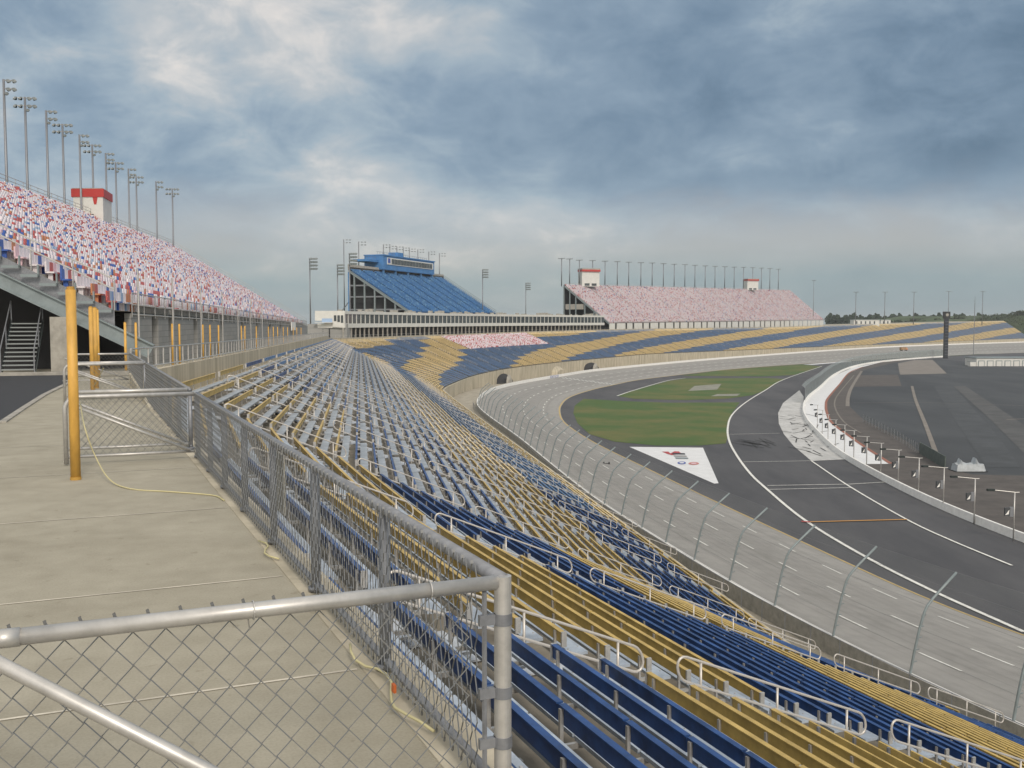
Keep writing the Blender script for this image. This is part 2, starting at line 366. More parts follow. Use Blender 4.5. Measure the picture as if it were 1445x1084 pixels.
sheet('brown_asphalt_apron', ppoly([(1243,511.4),(1290,507),(1262,512),(1216,523),(1203,545),(1198,559),(1199,574),(1218,592),(1280,623),(1297,637),(1332,661),(1372,670),(1560,674),(1700,860),(1560,806),(1445,765),(1333,720),(1256,683),(1212,655.5),(1257,655),(1220,631),(1200,617),(1174,597),(1166,583),(1165,573),(1168.6,562),(1185,542.6),(1199,526),(1218,518)]), ZI+.045, asph_b)
gl('red_clay_edge', [(1218,518),(1199,526),(1185,542.6),(1168.6,562),(1165.5,573),(1167,583),(1174,597),(1200,617),(1220,631),(1257,655)], .7, rust_m, .1)
gl('tan_kerb_line', [(1205,530),(1185,554),(1178,567),(1180,580),(1192,597),(1215,612)], .4, pad_m, .12)
gl('tan_kerb_line', [(1216,524),(1203,545),(1197,560),(1196,574)], 1.1, pad_m, .14)
sheet('infield_paddock', ppoly([(1262,512),(1320,506),(1445,520),(1700,545),(1700,700),(1560,674),(1372,670),(1332,661),(1297,637),(1280,623),(1218,592),(1199,574),(1198,559),(1203,545),(1216,523)]), ZI+.035, asph_k)
sheet('concrete_pad', ppoly([(1267,513),(1290,508.5),(1316,508),(1336,527.5),(1270,529)]), ZI+.09, pad_m)
sheet('paved_square', ppoly([(1213,530),(1267,529),(1272,545),(1205,546)]), ZI+.07, asph_b)
sheet('paved_strip', ppoly([(1318,546),(1345,545),(1410,618),(1440,660),(1392,660),(1352,600)]), ZI+.07, mat('worn_asphalt', (.055,.06,.065), .85, var=.2, scale=.2))
sheet('paved_strip', ppoly([(1345,545),(1362,545),(1445,600),(1480,640),(1445,640),(1395,590)]), ZI+.075, mat('pale_worn_asphalt', (.075,.076,.076), .85, var=.2, scale=.2))
gl('paddock_kerb', [(1287,545.5),(1292,565),(1306,600),(1321,641)], .9, pad_m, .13)
gl('paddock_joint', [(1205,569),(1300,568.5),(1445,573)], .35, pad_m, .11, curve=False)
gl('paddock_joint', [(1420,592.5),(1470,591)], .8, pad_m, .11, curve=False)
gl('far_grass_strip', [(1335,502.4),(1390,499),(1445,494)], 9, gnd_m, .12)
gl('far_white_kerb', [(1140,515),(1170,512.6),(1198,510.6)], 5, white_c, .11, curve=False)
# logo on the painted triangle: red zigzag, dark lettering block, blue and red ovals
lg = empty('painted_logo', PX(960,650,24), 'red, black and blue logo painted on the white ground triangle', 'logo')
lg['kind'] = 'structure'
def flatpoly(name, pts, m, z, parent):
    mb = MB(); o_ = parent.location; w = [PX(*p, 24)-o_ for p in pts]
    mb.add([(p.x, p.y, z-o_.z) for p in w], [tuple(range(len(w)))]); return mb.build(name, m, parent)
flatpoly('red_mark', [(934,638),(943,638),(946,640.5),(952,637.5),(958,637.8),(962,641),(954,642),(948,643),(941,641)], red_m, ZI+.09, lg)
for a, b in ((0,0),(1,3.2),(2,6.2)):
    x0 = 948+a*2.2
    flatpoly('letter_bar', [(x0,640+b),(x0+18,640.3+b),(x0+19.3,642.2+b),(x0+1.5,642+b)], [black_m, mat('grey_logo', (.3,.3,.3)), steel_g][a], ZI+.1, lg)
def ell(cx, cy, rx, ry, n=18): return [(cx+rx*math.cos(2*math.pi*k/n), cy+ry*math.sin(2*math.pi*k/n)) for k in range(n)]
flatpoly('blue_oval', ell(962,654,6,2), blued, ZI+.09, lg); flatpoly('blue_oval_centre', ell(962,654,3.6,.9), white_c, ZI+.11, lg)
flatpoly('red_oval', ell(979,654.8,7.5,2), mat('pale_red_logo', (.5,.2,.18)), ZI+.09, lg); flatpoly('red_oval_centre', ell(979,654.8,4,.8), s_pink, ZI+.11, lg)
mb = MB(); sm = mat('tyre_mark', (.035,.035,.035), .8)
for _ in range(34):
    px0 = random.uniform(1118,1165); 
    yy = random.uniform(585,645); a = PX(px0+ (yy-600)*.45-8, yy, 24); L = random.uniform(3,8); th = random.uniform(-.5,.9)
    b = a+Vector((math.sin(th)*L, math.cos(th)*L, 0)); n = Vector((math.cos(th), -math.sin(th), 0))*.12
    mb.quad((a-n)+Vector((0,0,.1)), (a+n)+Vector((0,0,.1)), (b+n)+Vector((0,0,.1)), (b-n)+Vector((0,0,.1)))
for k in range(16):
    a = PX(1062+k*2.2, 630+random.uniform(-6,4), 24); th = -.2+random.uniform(-.3,.3); b = a+Vector((math.sin(th)*7, math.cos(th)*7, 0)); n = Vector((.14,0,0))
    mb.quad(a-n+Vector((0,0,.05)), a+n+Vector((0,0,.05)), b+n+Vector((0,0,.05)), b-n+Vector((0,0,.05)))
o = mb.build('tyre_marks', sm); o['kind'] = 'structure'
# ------------------------------------------------------------------ bowl stations
fdir = Vector((-.40,.916,0)).normalized(); A0 = Vector((-.04, 4.2, 0))
def FT(t): return A0+fdir*t
seatT = []; seatB = []; zT = []; zB = []; CE = []; zC = []
B1 = Vector((14.0, 47.3, 0)); bdir = Vector((.4226,-.906,0))
for tq, bq, dq in ((-27,58,3.8),(-15,46,3.8),(-2.6,34,3.8),(9.2,22.4,3.75),(21.1,10.6,3.35)):
    seatT.append(FT(tq)+Vector((.32,.14,0))); seatB.append(B1+bdir*bq); zT.append(EYE-dq); zB.append(EYE-16.0)
    CE.append(FT(tq)); zC.append(0.0)
N1 = len(seatT)       # index of the bend
for k in range(21):
    Y = 33.3+(238-33.3)*k/20; x = -12.4-.153*(Y-33.3)+1.0
    seatT.append(Vector((x, Y, 0))); zT.append(EYE-(2.95+.0085*(Y-33)))
    Yb = 47.3+(236-47.3)*k/20; seatB.append(Vector((14.0-.1545*(Yb-47.3), Yb, 0))); zB.append(EYE-(16.3+.0075*(Yb-46)))
    CE.append(Vector((-13-.153*(Y-35), Y, 0)) if k else FT(31.7)); zC.append(EYE-(2.1+.0078*(Y-33)))
N2 = len(seatT)
tX = [452,480,552,622,760,900,1100,1180,1292,1409]; tY = [482.5,481.5,478.5,475.5,470,466,463,460,457,454]
bX = [600,625,662,700,760,821,911,1180,1292,1443]; bY = [560,549,533,523,515,509,500.5,489,484.5,478]
i = next(k for k in range(NW) if WALL[k][1] > 252)
while True:
    w, n = WALL[i], WN[i]
    T = Vector((w[0]+n[0]*38, w[1]+n[1]*38, 0)); B = Vector((w[0]+n[0]*9, w[1]+n[1]*9, 0))
    tp = pxof(T.x, T.y, 0); bp_ = pxof(B.x, B.y, -14)
    dT = Dof(np.interp(tp, tX, tY), T.y)+.5; dB = Dof(np.interp(bp_, bX, bY), B.y)
    seatT.append(T); seatB.append(B); zT.append(EYE-dT); zB.append(EYE-dB)
    CE.append(Vector((w[0]+n[0]*39.6, w[1]+n[1]*39.6, 0))); zC.append(EYE-dT+.9)
    if tp > 1409: break
    i += 4
    if i >= NW-2: break
iend = i
# smooth z beyond the bend
for arr in (zT, zB, zC):
    a = np.array(arr); 
    for _ in range(3): a[N2-2:-1] = .25*a[N2-3:-2]+.5*a[N2-2:-1]+.25*a[N2-1:]
    arr[:] = list(a)
NS = len(seatT); NR = 36
def bowl(k, t):   # station k (float ok), t in 0..1 -> xy and smooth z
    i = min(int(k), NS-2); f = k-i
    a = seatT[i].lerp(seatB[i], t); b = seatT[i+1].lerp(seatB[i+1], t); p = a.lerp(b, f)
    z0 = zT[i]*(1-t)+zB[i]*t; z1 = zT[i+1]*(1-t)+zB[i+1]*t
    return Vector((p.x, p.y, z0*(1-f)+z1*f))
def tread(k, r):  # z of tread r at station k
    i = min(int(k), NS-2); f = k-i; t = r/(NR-1)
    return (zT[i]*(1-t)+zB[i]*t)*(1-f)+(zT[i+1]*(1-t)+zB[i+1]*t)*f
mb = MB()
for k in range(NS-1):
    for r in range(NR):
        t0, t1 = r/NR, (r+1)/NR
        a0 = bowl(k, t0); a1 = bowl(k, t1); b0 = bowl(k+1, t0); b1 = bowl(k+1, t1)
        za, zb = tread(k, r), tread(k+1, r)
        mb.quad((a0.x,a0.y,za),(a1.x,a1.y,za),(b1.x,b1.y,zb),(b0.x,b0.y,zb))
        if r < NR-1:
            zc, zd = tread(k, r+1), tread(k+1, r+1)
            mb.quad((a1.x,a1.y,za),(a1.x,a1.y,zc),(b1.x,b1.y,zd),(b1.x,b1.y,zb))
terrace = empty('seating_bowl', bowl(8, .5), 'long stepped concrete seating bowl running from the walkway down to the track', 'grandstand')
def under(o, root):
    o.parent = root; o.matrix_parent_inverse.identity(); o.location = o.location-root.location
    return o
under(mb.build('terrace', terr), terrace)
# retaining wall under the lowest row, lower walkway
mbw = MB(); mbf = MB(); mbt = MB()
def wall_near(p):
    d = np.linalg.norm(WALL[:, :2]-np.array([p.x, p.y]), axis=1); return int(np.argmin(d))
wi = [wall_near(b) for b in seatB]
for k in range(NS-1):
    a, b = seatB[k], seatB[k+1]
    n0 = (seatB[k]-seatT[k]).normalized(); n1 = (seatB[k+1]-seatT[k+1]).normalized()
    ta, tb = zB[k]+.12, zB[k+1]+.12; ba, bb = WALL[wi[k]][2]-1.2, WALL[wi[k+1]][2]-1.2
    a2, b2 = a+n0*.35, b+n1*.35
    mbw.quad((a.x,a.y,ta),(a2.x,a2.y,ta),(b2.x,b2.y,tb),(b.x,b.y,tb))
    mbw.quad((a2.x,a2.y,ta),(a2.x,a2.y,ba),(b2.x,b2.y,bb),(b2.x,b2.y,tb))
    mbw.quad((a.x,a.y,ta),(b.x,b.y,tb),(b.x,b.y,tb-.3),(a.x,a.y,ta-.3))
    wa, wb = WALL[wi[k]], WALL[wi[k+1]]
    # walkway floor follows every wall sample between the two stations
    i0, i1 = wi[k], wi[k+1]; m = max(1, i1-i0)
    for q in range(m):
        f0, f1 = q/m, (q+1)/m; A, B = a.lerp(b, f0), a.lerp(b, f1)
        wA, wB = WALL[min(i0+q, i1)], WALL[min(i0+q+1, i1)]; nA, nB = WN[min(i0+q, i1)], WN[min(i0+q+1, i1)]
        za, zb = ba+(bb-ba)*f0, ba+(bb-ba)*f1
        mbf.quad((A.x,A.y,za),(wA[0]+nA[0]*.3,wA[1]+nA[1]*.3,za),(wB[0]+nB[0]*.3,wB[1]+nB[1]*.3,zb),(B.x,B.y,zb))
# end wall of the bowl
k = NS-1; pts = [(seatT[k].x,seatT[k].y,zC[k])]
for r in range(NR):
    p0 = bowl(k, r/NR); p1 = bowl(k, (r+1)/NR); z = tread(k, r); pts += [(p0.x,p0.y,z),(p1.x,p1.y,z)]
p = bowl(k, 1); pts += [(p.x,p.y,-24),(seatT[k].x,seatT[k].y,-24)]
mbw.add(pts, [tuple(range(len(pts)))])
under(mbw.build('retaining_wall', cwall), terrace)
o = mbf.build('lower_walkway', mat('pale_walkway_concrete', (.34,.31,.25), .9, var=.2, scale=.5)); o['kind'] = 'structure'
# concourse curb wall above the top row
mb = MB()
for k in range(NS-1):
    a, b = CE[k], CE[k+1]; ta, tb = seatT[k], seatT[k+1]; up0 = .008 if k < N1 else .38; up1 = .008 if k+1 < N1 else .38
    n0 = (seatB[k]-seatT[k]).normalized(); n1 = (seatB[k+1]-seatT[k+1]).normalized()
    za, zb = zC[k]+up0, zC[k+1]+up1; fa, fb = zT[k], zT[k+1]
    a1, b1 = a+n0*.18, b+n1*.18; a0, b0 = a-n0*.12, b-n1*.12
    if k >= N1-1 or True:
        mb.quad((a0.x,a0.y,za),(a1.x,a1.y,za),(b1.x,b1.y,zb),(b0.x,b0.y,zb))
        mb.quad((a0.x,a0.y,za-.6),(a0.x,a0.y,za),(b0.x,b0.y,zb),(b0.x,b0.y,zb-.6))
        mb.quad((a1.x,a1.y,za),(a1.x,a1.y,fa-.1),(b1.x,b1.y,fb-.1),(b1.x,b1.y,zb))
        mb.quad((a1.x,a1.y,fa+.01),(ta.x,ta.y,fa+.01),(tb.x,tb.y,fb+.01),(b1.x,b1.y,fb+.01))
under(mb.build('top_wall', cwall), terrace)
# concourse + outer ground
mb = MB(); mg = MB()
for k in range(NS-1):
    n0 = (seatT[k]-seatB[k]).normalized(); n1 = (seatT[k+1]-seatB[k+1]).normalized()
    a, b = CE[k], CE[k+1]; w0, w1 = (70, 70) if k < N2 else (45, 45)
    A, B = a+n0*w0, b+n1*w1; z0, z1 = zC[k], zC[k+1]
    mb.quad((a.x,a.y,z0),(A.x,A.y,z0),(B.x,B.y,z1),(b.x,b.y,z1))
    C, D = a+n0*2600, b+n1*2600; E, G = a+n0*110, b+n1*110
    mg.quad((A.x,A.y,z0-.05),(E.x,E.y,-9),(G.x,G.y,-9),(B.x,B.y,z1-.05)); mg.quad((E.x,E.y,-9),(C.x,C.y,-10),(D.x,D.y,-10),(G.x,G.y,-9))
o = mb.build('concourse', walk_m); o['kind'] = 'structure'
o = mg.build('outer_field', gnd_m); o['kind'] = 'structure'
# saw-cut joints in the walkway slab
mb = MB(); jm = mat('slab_joint', (.52,.48,.40), .9, var=.25, scale=2); g90 = Vector((-.916,-.40,0)).normalized()
for t in (-.55, 1.9, 4.3, 7.6, 11.0, 14.6, 18.4, 22.4, 26.6):
    a = FT(t)+g90*.15; b = FT(t)+g90*(8 if t < 14 else 6); w = fdir*.012
    mb.quad(a-w+Vector((0,0,.004)), b-w+Vector((0,0,.004)), b+w+Vector((0,0,.004)), a+w+Vector((0,0,.004)))
o = mb.build('slab_joints', jm); o['kind'] = 'structure'
# asphalt drive at left
dp = [PX(*p, 2.1) for p in [(-260,720),(0,597),(30,577),(60,558),(95,541),(99,530),(-40,532),(-300,545)]]
sheet('asphalt_drive', dp, .02, asph_n)
mb = MB()
for a, b in zip(dp[1:5], dp[2:6]):
    u = (b-a).normalized(); n = Vector((u.y,-u.x,0)); a_, b_ = Vector((a.x,a.y,0)), Vector((b.x,b.y,0))
    mb.obox(a_, u, n, 0, (b_-a_).length, -.02, .12, -.02, .035)
a_, b_ = dp[5], dp[6]; u = (b_-a_); u.z = 0; L = u.length; u.normalize(); mb.obox(Vector((a_.x,a_.y,0)), u, Vector((u.y,-u.x,0)), -3, L, -.0, .35, 0, .14)
o = mb.build('drive_kerb', dconc); o['kind'] = 'structure'
# ------------------------------------------------------------------ benches
def colour_of(k, r):
    t = r/(NR-1)
    if k < N2+1:
        sh = {0:.0, 1:.0, 2:.11, 3:.32, 4:.52}.get(k, .57)
        # the wave crests climb towards the walkway as the blocks run ahead
        if k >= N1+2: sh = .60+(k-N1-2)*.02
        if k >= N1+2 and t < .25: return 'blue'
        ph = (2.0*t+sh) % 1
        return 'blue' if ph < .5 else 'gold'
    P = bowl(k+.5, 0); Q = bowl(k+.5, 1); xt = pxof(P.x, P.y, P.z); xb = pxof(Q.x, Q.y, Q.z)
    pt = np.interp(xt, [490,530,575,618,700,745,800,885,970,1125,1275,1400,1500],[-2,-2,-1.5,-1,-1,-1,-1,-.5,0,1,2,3,3.8])
    pb = np.interp(xb, [560,605,650,710,766,905,1060,1200,1345,1480],[-1.5,-1,-.5,-.35,0,1,2,3,4,5])
    ph = (pt*(1-t)+pb*t+.25) % 1
    if 618 < xt < 735 and t < .42-.0*(xt): return 'pink'
    return 'gold' if ph < .5 else 'blue'
def bench_frame(k, r):
    t = (r+.30)/NR; p0, p1 = bowl(k, t), bowl(k+1, t)
    p0.z = tread(k, r); p1.z = tread(k+1, r)
    u = (p1-p0); L = u.length; u.normalize()
    w = Vector((u.y, -u.x, 0)).normalized()
    return p0, u, w, L
GAP = .62
benches = []
for k in range(NS-1):
    for r in range(NR):
        benches.append((k, r))
def bdist(kr):
    p0, u, w, L = bench_frame(*kr); c = p0+u*L/2
    x = c.x/max(c.y, .5)
    vis = c.y > 3 and -.56 < x < .60
    return (0 if vis else 1000)+(c-Vector((0,0,EYE))).length
benches.sort(key=bdist)
NEAR = set(benches[:300])
# bracket mesh (x along the row, y downhill)
b = MB(); b.box(-.022,.022,.25,.29,0,.79); b.box(-.022,.022,-.26,.25,.34,.40); b.box(-.04,.04,-.10,.29,0,.015); b.box(-.045,-.02,.03,.055,.45,.46); b.box(.02,.045,-.18,-.155,.45,.46)
br_me = b.mesh('bracket', galv)
GRP = 'benches on the concrete seating bowl'
def bench_boxes(mb, P, u, w, L, m_seat, m_back, detail):
    n = 3 if L > 7 else 2
    g = .05; s0 = GAP; s1 = L-GAP; w_ = (s1-s0)/n
    for q in range(n): mb[0].obox(P, u, w, s0+q*w_+g/2, s0+(q+1)*w_-g/2, -.08, .22, .40, .45, m_seat)
    for q in range(n):
        mb[1].obox(P, u, w, s0+q*w_+g/2, s0+(q+1)*w_-g/2, -.25, -.21, .62, .80, m_back)
        if detail: mb[1].obox(P, u, w, s0+q*w_+g/2, s0+(q+1)*w_-g/2, -.27, -.19, .80, .82, m_back)
blk_name = {0:'block beside the camera', 1:'block beside the camera', 2:'nearest block', 3:'nearest full block', 4:'block before the bend'}
def blockname(k):
    if k < N1: return ['fifth','fourth','third','second','first'][k]+' block before the bend'
    return ordn(k-N1+1)+' block past the bend'
for (k, r) in sorted(NEAR):
    p0, u, w, L = bench_frame(k, r); c = colour_of(k, r); c = 'gold' if c == 'pink' else c
    root = empty('bench', p0, '%s-backed bench, %s row below the walkway, %s' % ('navy' if c == 'blue' else 'gold', ordn(r+1), blockname(k)), 'bench', GRP)
    O = Vector((0,0,0)); ms, mk = MB(), MB()
    bench_boxes((ms, mk), O, u, w, L, 0, 0, True)
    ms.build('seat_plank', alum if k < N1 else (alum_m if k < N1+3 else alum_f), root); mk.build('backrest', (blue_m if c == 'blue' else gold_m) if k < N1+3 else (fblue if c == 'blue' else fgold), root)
    if r < 30:
        for e_ in (GAP+.02, L-GAP-.02):
            q = MB(); q.obox(O, u, w, e_-.02, e_+.02, -.27, -.18, .58, .825); q.build('end_cap', galv, root)
    ang = math.atan2(u.y, u.x)
    nb = max(2, int(round((L-2*GAP)/1.75))+1)
    for q in range(nb):
        s = GAP+.25+(L-2*GAP-.5)*q/(nb-1); pp = u*s
        part('bracket', br_me, root, pp, (0,0,ang))
mb = MB()
seatsP = []
for (k, r) in benches[300:]:
    p0, u, w, L = bench_frame(k, r); c = colour_of(k, r)
    if c == 'pink': seatsP.append((k, r)); continue
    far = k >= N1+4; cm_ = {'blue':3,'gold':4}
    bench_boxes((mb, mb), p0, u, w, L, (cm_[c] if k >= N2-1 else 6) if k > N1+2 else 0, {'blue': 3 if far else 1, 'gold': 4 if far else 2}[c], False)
    if k < N2-4:
        for q in range(5): mb.obox(p0, u, w, GAP+.3+q*(L-2*GAP-.6)/4-.022, GAP+.3+q*(L-2*GAP-.6)/4+.022, -.3, -.25, 0, .8, 5)
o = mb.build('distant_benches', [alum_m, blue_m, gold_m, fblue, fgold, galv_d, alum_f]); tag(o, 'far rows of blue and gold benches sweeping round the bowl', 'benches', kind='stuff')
# aisle step plates
mb = MB()
for k in range(1, NS-1):
    for r in range(NR-1):
        if k > N2: continue
        t0, t1 = (r+.62)/NR, (r+1.0)/NR
        a, b = bowl(k, t0), bowl(k, t1); dwn = (b-a); dwn.z = 0; dl = dwn.length; dwn.normalize(); sd = Vector((-dwn.y, dwn.x, 0))
        z = tread(k, r); zn = tread(k, r+1); P = Vector((a.x, a.y, zn))
        mb.obox(P, dwn, sd, .04, dl+.42, -.52, .52, (z-zn)*.5-.04, (z-zn)*.5+.004, 0)
        P2 = Vector((a.x, a.y, z)); mb.obox(P2, dwn, sd, -.28, dl+.03, -.54, .54, .02, .05, 0)
under(mb.build('aisle_steps', step_m), terrace)
# ------------------------------------------------------------------ handrails in the aisles
SL = math.atan((15-2.65)/29.3)
def rail_pts(L, h0, h1):
    # closed stadium loop between mid rail and top rail along the slope (x downhill)
    pts = []; r_ = (h1-h0)/2; zm = (h0+h1)/2
    def P(x, z): return (x, 0, z-x*math.tan(SL))
    for a in range(0, 9): th = R(-90+22.5*a); pts.append(P(L/2+r_*math.cos(th)*.9, zm+r_*math.sin(th)))
    for a in range(0, 9): th = R(90+22.5*a); pts.append(P(-L/2+r_*math.cos(th)*.9, zm+r_*math.sin(th)))
    pts.append(pts[0]); pts.append(pts[1]); return pts
hr = empty('aisle_handrail', (0,0,0), 'tmp', 'handrail', 'looped pipe handrails in the aisles')
b = MB(); b.tube(rail_pts(4.0,.50,.92), .023, 8, cap=False); b.build('loop_rail', rail_m, hr, smooth=True)
hps = []
for x in (-1.7, 0, 1.7):
    b = MB(); z = -x*math.tan(SL); b.tube([(x,0,z-.05),(x,0,z+.90)], .022, 8); hps.append(b.build('post', rail_m, hr, smooth=True))
hch = [(c, []) for c in kids(hr)]
cnt = 0; first = True
words = ['topmost','second from the top','third from the top','fourth from the top','fifth from the top','lowest']
for k in range(1, NS-1):
    if cnt >= 294: break
    for j in range(6):
        if k > N1+5 and j not in (0,2,4): continue
        t = (j+(.80 if k < N1+1 else .55))/6; p = bowl(k, min(t, .96)); q = bowl(k, min(t,.96)+.02); dd = q-p; rz = math.atan2(dd.y, dd.x)
        p.z = p.z+.12
        lab = '%s handrail, aisle before the %s' % (words[j], blockname(k))
        if first: hr.location = p; hr.rotation_euler = (0,0,rz); hr['label'] = lab; first = False
        else: copy_tree(hr, hch, p, rz, lab)
        cnt += 1
# ------------------------------------------------------------------ track wall, catch fence, low fence
tw = empty('track_wall', (*WALL[20][:2], WALL[20][2]-1), 'white topped concrete wall along the outside of the race track', 'wall')
mb = MB()
for i in range(NW-1):
    a, b = WALL[i], WALL[i+1]; na, nb = WN[i], WN[i+1]
    def q(p, n, o, z): return (p[0]+n[0]*o, p[1]+n[1]*o, p[2]+z)
    mb.quad(q(a,na,0,-1.1), q(a,na,0,0), q(b,nb,0,0), q(b,nb,0,-1.1), 0)
    mb.quad(q(a,na,0,0), q(a,na,.28,0), q(b,nb,.28,0), q(b,nb,0,0), 0)
    mb.quad(q(a,na,.28,0), q(a,na,.28,-1.6), q(b,nb,.28,-1.6), q(b,nb,.28,0), 1)
under(mb.build('concrete_wall', [white_p, dconc]), tw)
# letters on the white wall near the finish line
cu = bpy.data.curves.new('wall_text', 'FONT'); cu.body = 'KENTUCKY'; cu.size = 1.5; cu.extrude = .01; cu.align_x = 'CENTER'; cu.space_character = 1.5
to = bpy.data.objects.new('tmp_text', cu); COL.objects.link(to); dg = bpy.context.evaluated_depsgraph_get()
me = bpy.data.meshes.new_from_object(to.evaluated_get(dg)); bpy.data.objects.remove(to); me.materials.clear(); me.materials.append(blued)
c = WALL[sf-1]; hd = WD[sf-1]
o = bpy.data.objects.new('wall_lettering', me); COL.objects.link(o); o.parent = tw
o.location = Vector((c[0]-WN[sf-1][0]*.06, c[1]-WN[sf-1][1]*.06, c[2]-1.05))-tw.location; o.rotation_euler = (R(90), 0, math.atan2(hd[1], hd[0]))
cf = empty('catch_fence', (*WALL[20][:2], WALL[20][2]), 'tall steel catch fence with arms curving over the race track', 'fence')
def fence_prof(i, f=0):
    i = int(i); a = WALL[i]; n = WN[i]; inn = Vector((-n[0], -n[1], 0))
    P = Vector((a[0]+n[0]*.15, a[1]+n[1]*.15, a[2]))
    return P, inn, [P+inn*x+Vector((0,0,z)) for x, z in ((0,0),(.25,1.2),(.55,2.4),(.85,3.3),(1.05,3.65),(1.45,4.05),(2.1,4.6),(2.95,5.3))]
# posts every ~6.8 m using fractional sampling
S = np.r_[0, np.cumsum(np.linalg.norm(np.diff(WALL[:, :2], axis=0), axis=1))]
i_a = min(range(NW), key=lambda i: np.linalg.norm(WALL[i][:2]-np.array(PX(1267,943,19)[:2])))
sA = S[i_a]; iB = next(k for k in range(NW) if WALL[k][1] > 250); ss = [sA+6.8*j for j in range(-3, 60) if sA+6.8*j < S[iB]]
def Wat(s):
    return Vector([np.interp(s, S, WALL[:, c]) for c in range(3)]), Vector((np.interp(s, S, WN[:, 0]), np.interp(s, S, WN[:, 1]), 0)).normalized()
PR = ((0,0),(.25,1.2),(.55,2.4),(.85,3.3),(1.05,3.65),(1.45,4.05),(2.1,4.6),(2.95,5.3))
clip_z = (.6,1.25,1.9,2.5,3.1)
for s in ss:
    P, n = Wat(s); P = P+n*.15; b = MB()
    b.tube([P-n*x+Vector((0,0,z)) for x, z in ((0,-1.1),(0,0))+PR[1:]], .075, 8, cap=True)
    for z in clip_z: b.tube([P-n*(z*.22)+Vector((0,0,z)), P-n*(z*.22+.28)+Vector((0,0,z+.05))], .03, 5)
    o = under(b.build('fence_post', steel_g, None, smooth=True), cf)
b = MB(); fine = np.arange(ss[0], ss[-1], 6.8)
for z_, x_ in ((.02,0),(1.2,.25),(2.4,.55),(3.65,1.05),(4.6,2.1),(5.3,2.95)):
    b.tube([Wat(s)[0]+Wat(s)[1]*(.15-x_)+Vector((0,0,z_)) for s in fine], .007, 4)
under(b.build('cable', wire_m), cf)
b = MB()
for s0, s1 in zip(fine[:-1], fine[1:]):
    (P, n), (Q, m) = Wat(s0), Wat(s1)
    for (x0, z0), (x1, z1) in zip(PR[:-1], PR[1:]):
        b.quad(P-n*(x0-.15)+Vector((0,0,z0)), P-n*(x1-.15)+Vector((0,0,z1)), Q-m*(x1-.15)+Vector((0,0,z1)), Q-m*(x0-.15)+Vector((0,0,z0)))
under(b.build('netting', net_far), cf)
lf = empty('low_chain_link_fence', (*WALL[20][:2], WALL[20][2]-1), 'low chain-link fence between the lower walkway and the track wall', 'fence')
ls = np.arange(ss[0]-4, S[iB], 2.9); b = MB(); nn = 0
pb = MB()
for j, s in enumerate(ls):
    P, n = Wat(s); P = P+n*1.25; z0 = -1.2; 
    q = MB(); q.tube([P+Vector((0,0,z0)), P+Vector((0,0,z0+1.75))], .03, 6); under(q.build('fence_post', galv_d), lf)
    nn += 1
    if nn >= 98: break
ls = ls[:nn]
b = MB(); b.tube([Wat(s)[0]+Wat(s)[1]*1.25+Vector((0,0,.53)) for s in ls], .025, 5); under(b.build('top_rail', galv_d), lf)
b = MB()
for s0, s1 in zip(ls[:-1], ls[1:]):
    (P, n), (Q, m) = Wat(s0), Wat(s1); P = P+n*1.25; Q = Q+m*1.25
    b.quad(P+Vector((0,0,-1.2)), Q+Vector((0,0,-1.2)), Q+Vector((0,0,.53)), P+Vector((0,0,.53)))
under(b.build('netting', net_low), lf)
# dark crossover recesses in the far retaining wall
for (px, lab) in ((706,'left dark arched recess in the concrete wall'), (832,'right dark arched recess in the concrete wall'), (785,'pale concrete hump between the two dark recesses in the wall')):
    kk = min(range(N2, NS-1), key=lambda k: abs(pxof(seatB[k].x, seatB[k].y, -14)-px)); a, b_ = seatB[kk], seatB[kk+1]
    ft = (px-pxof(a.x,a.y,-14))/max(.1, pxof(b_.x,b_.y,-14)-pxof(a.x,a.y,-14)); c = a.lerp(b_, max(0, min(1, ft))); u = (b_-a).normalized(); n = Vector((u.y,-u.x,0))
    zb = WALL[wi[kk]][2]-1.2; root = empty('wall_recess', Vector((c.x, c.y, zb)), lab, 'wall recess')
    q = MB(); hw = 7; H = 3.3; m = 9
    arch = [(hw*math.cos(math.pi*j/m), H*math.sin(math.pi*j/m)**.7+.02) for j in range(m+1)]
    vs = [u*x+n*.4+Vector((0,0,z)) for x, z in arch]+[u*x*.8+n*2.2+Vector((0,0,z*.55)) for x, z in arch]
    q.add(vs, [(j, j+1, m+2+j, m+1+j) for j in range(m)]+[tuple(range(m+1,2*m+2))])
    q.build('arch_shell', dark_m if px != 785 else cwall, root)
    if px != 785:
        q = MB(); arch = [(2.6*math.cos(math.pi*j/m), 3.0*math.sin(math.pi*j/m)+.02) for j in range(m+1)]
        vs = [u*(x+1)+n*2.3+Vector((0,0,z)) for x, z in arch]+[u*(x*.7+1)+n*3.0+Vector((0,0,z*.6)) for x, z in arch]
        q.add(vs, [(j, j+1, m+2+j, m+1+j) for j in range(m)]+[tuple(range(m+1,2*m+2))]); q.build('concrete_infill', dconc, root)
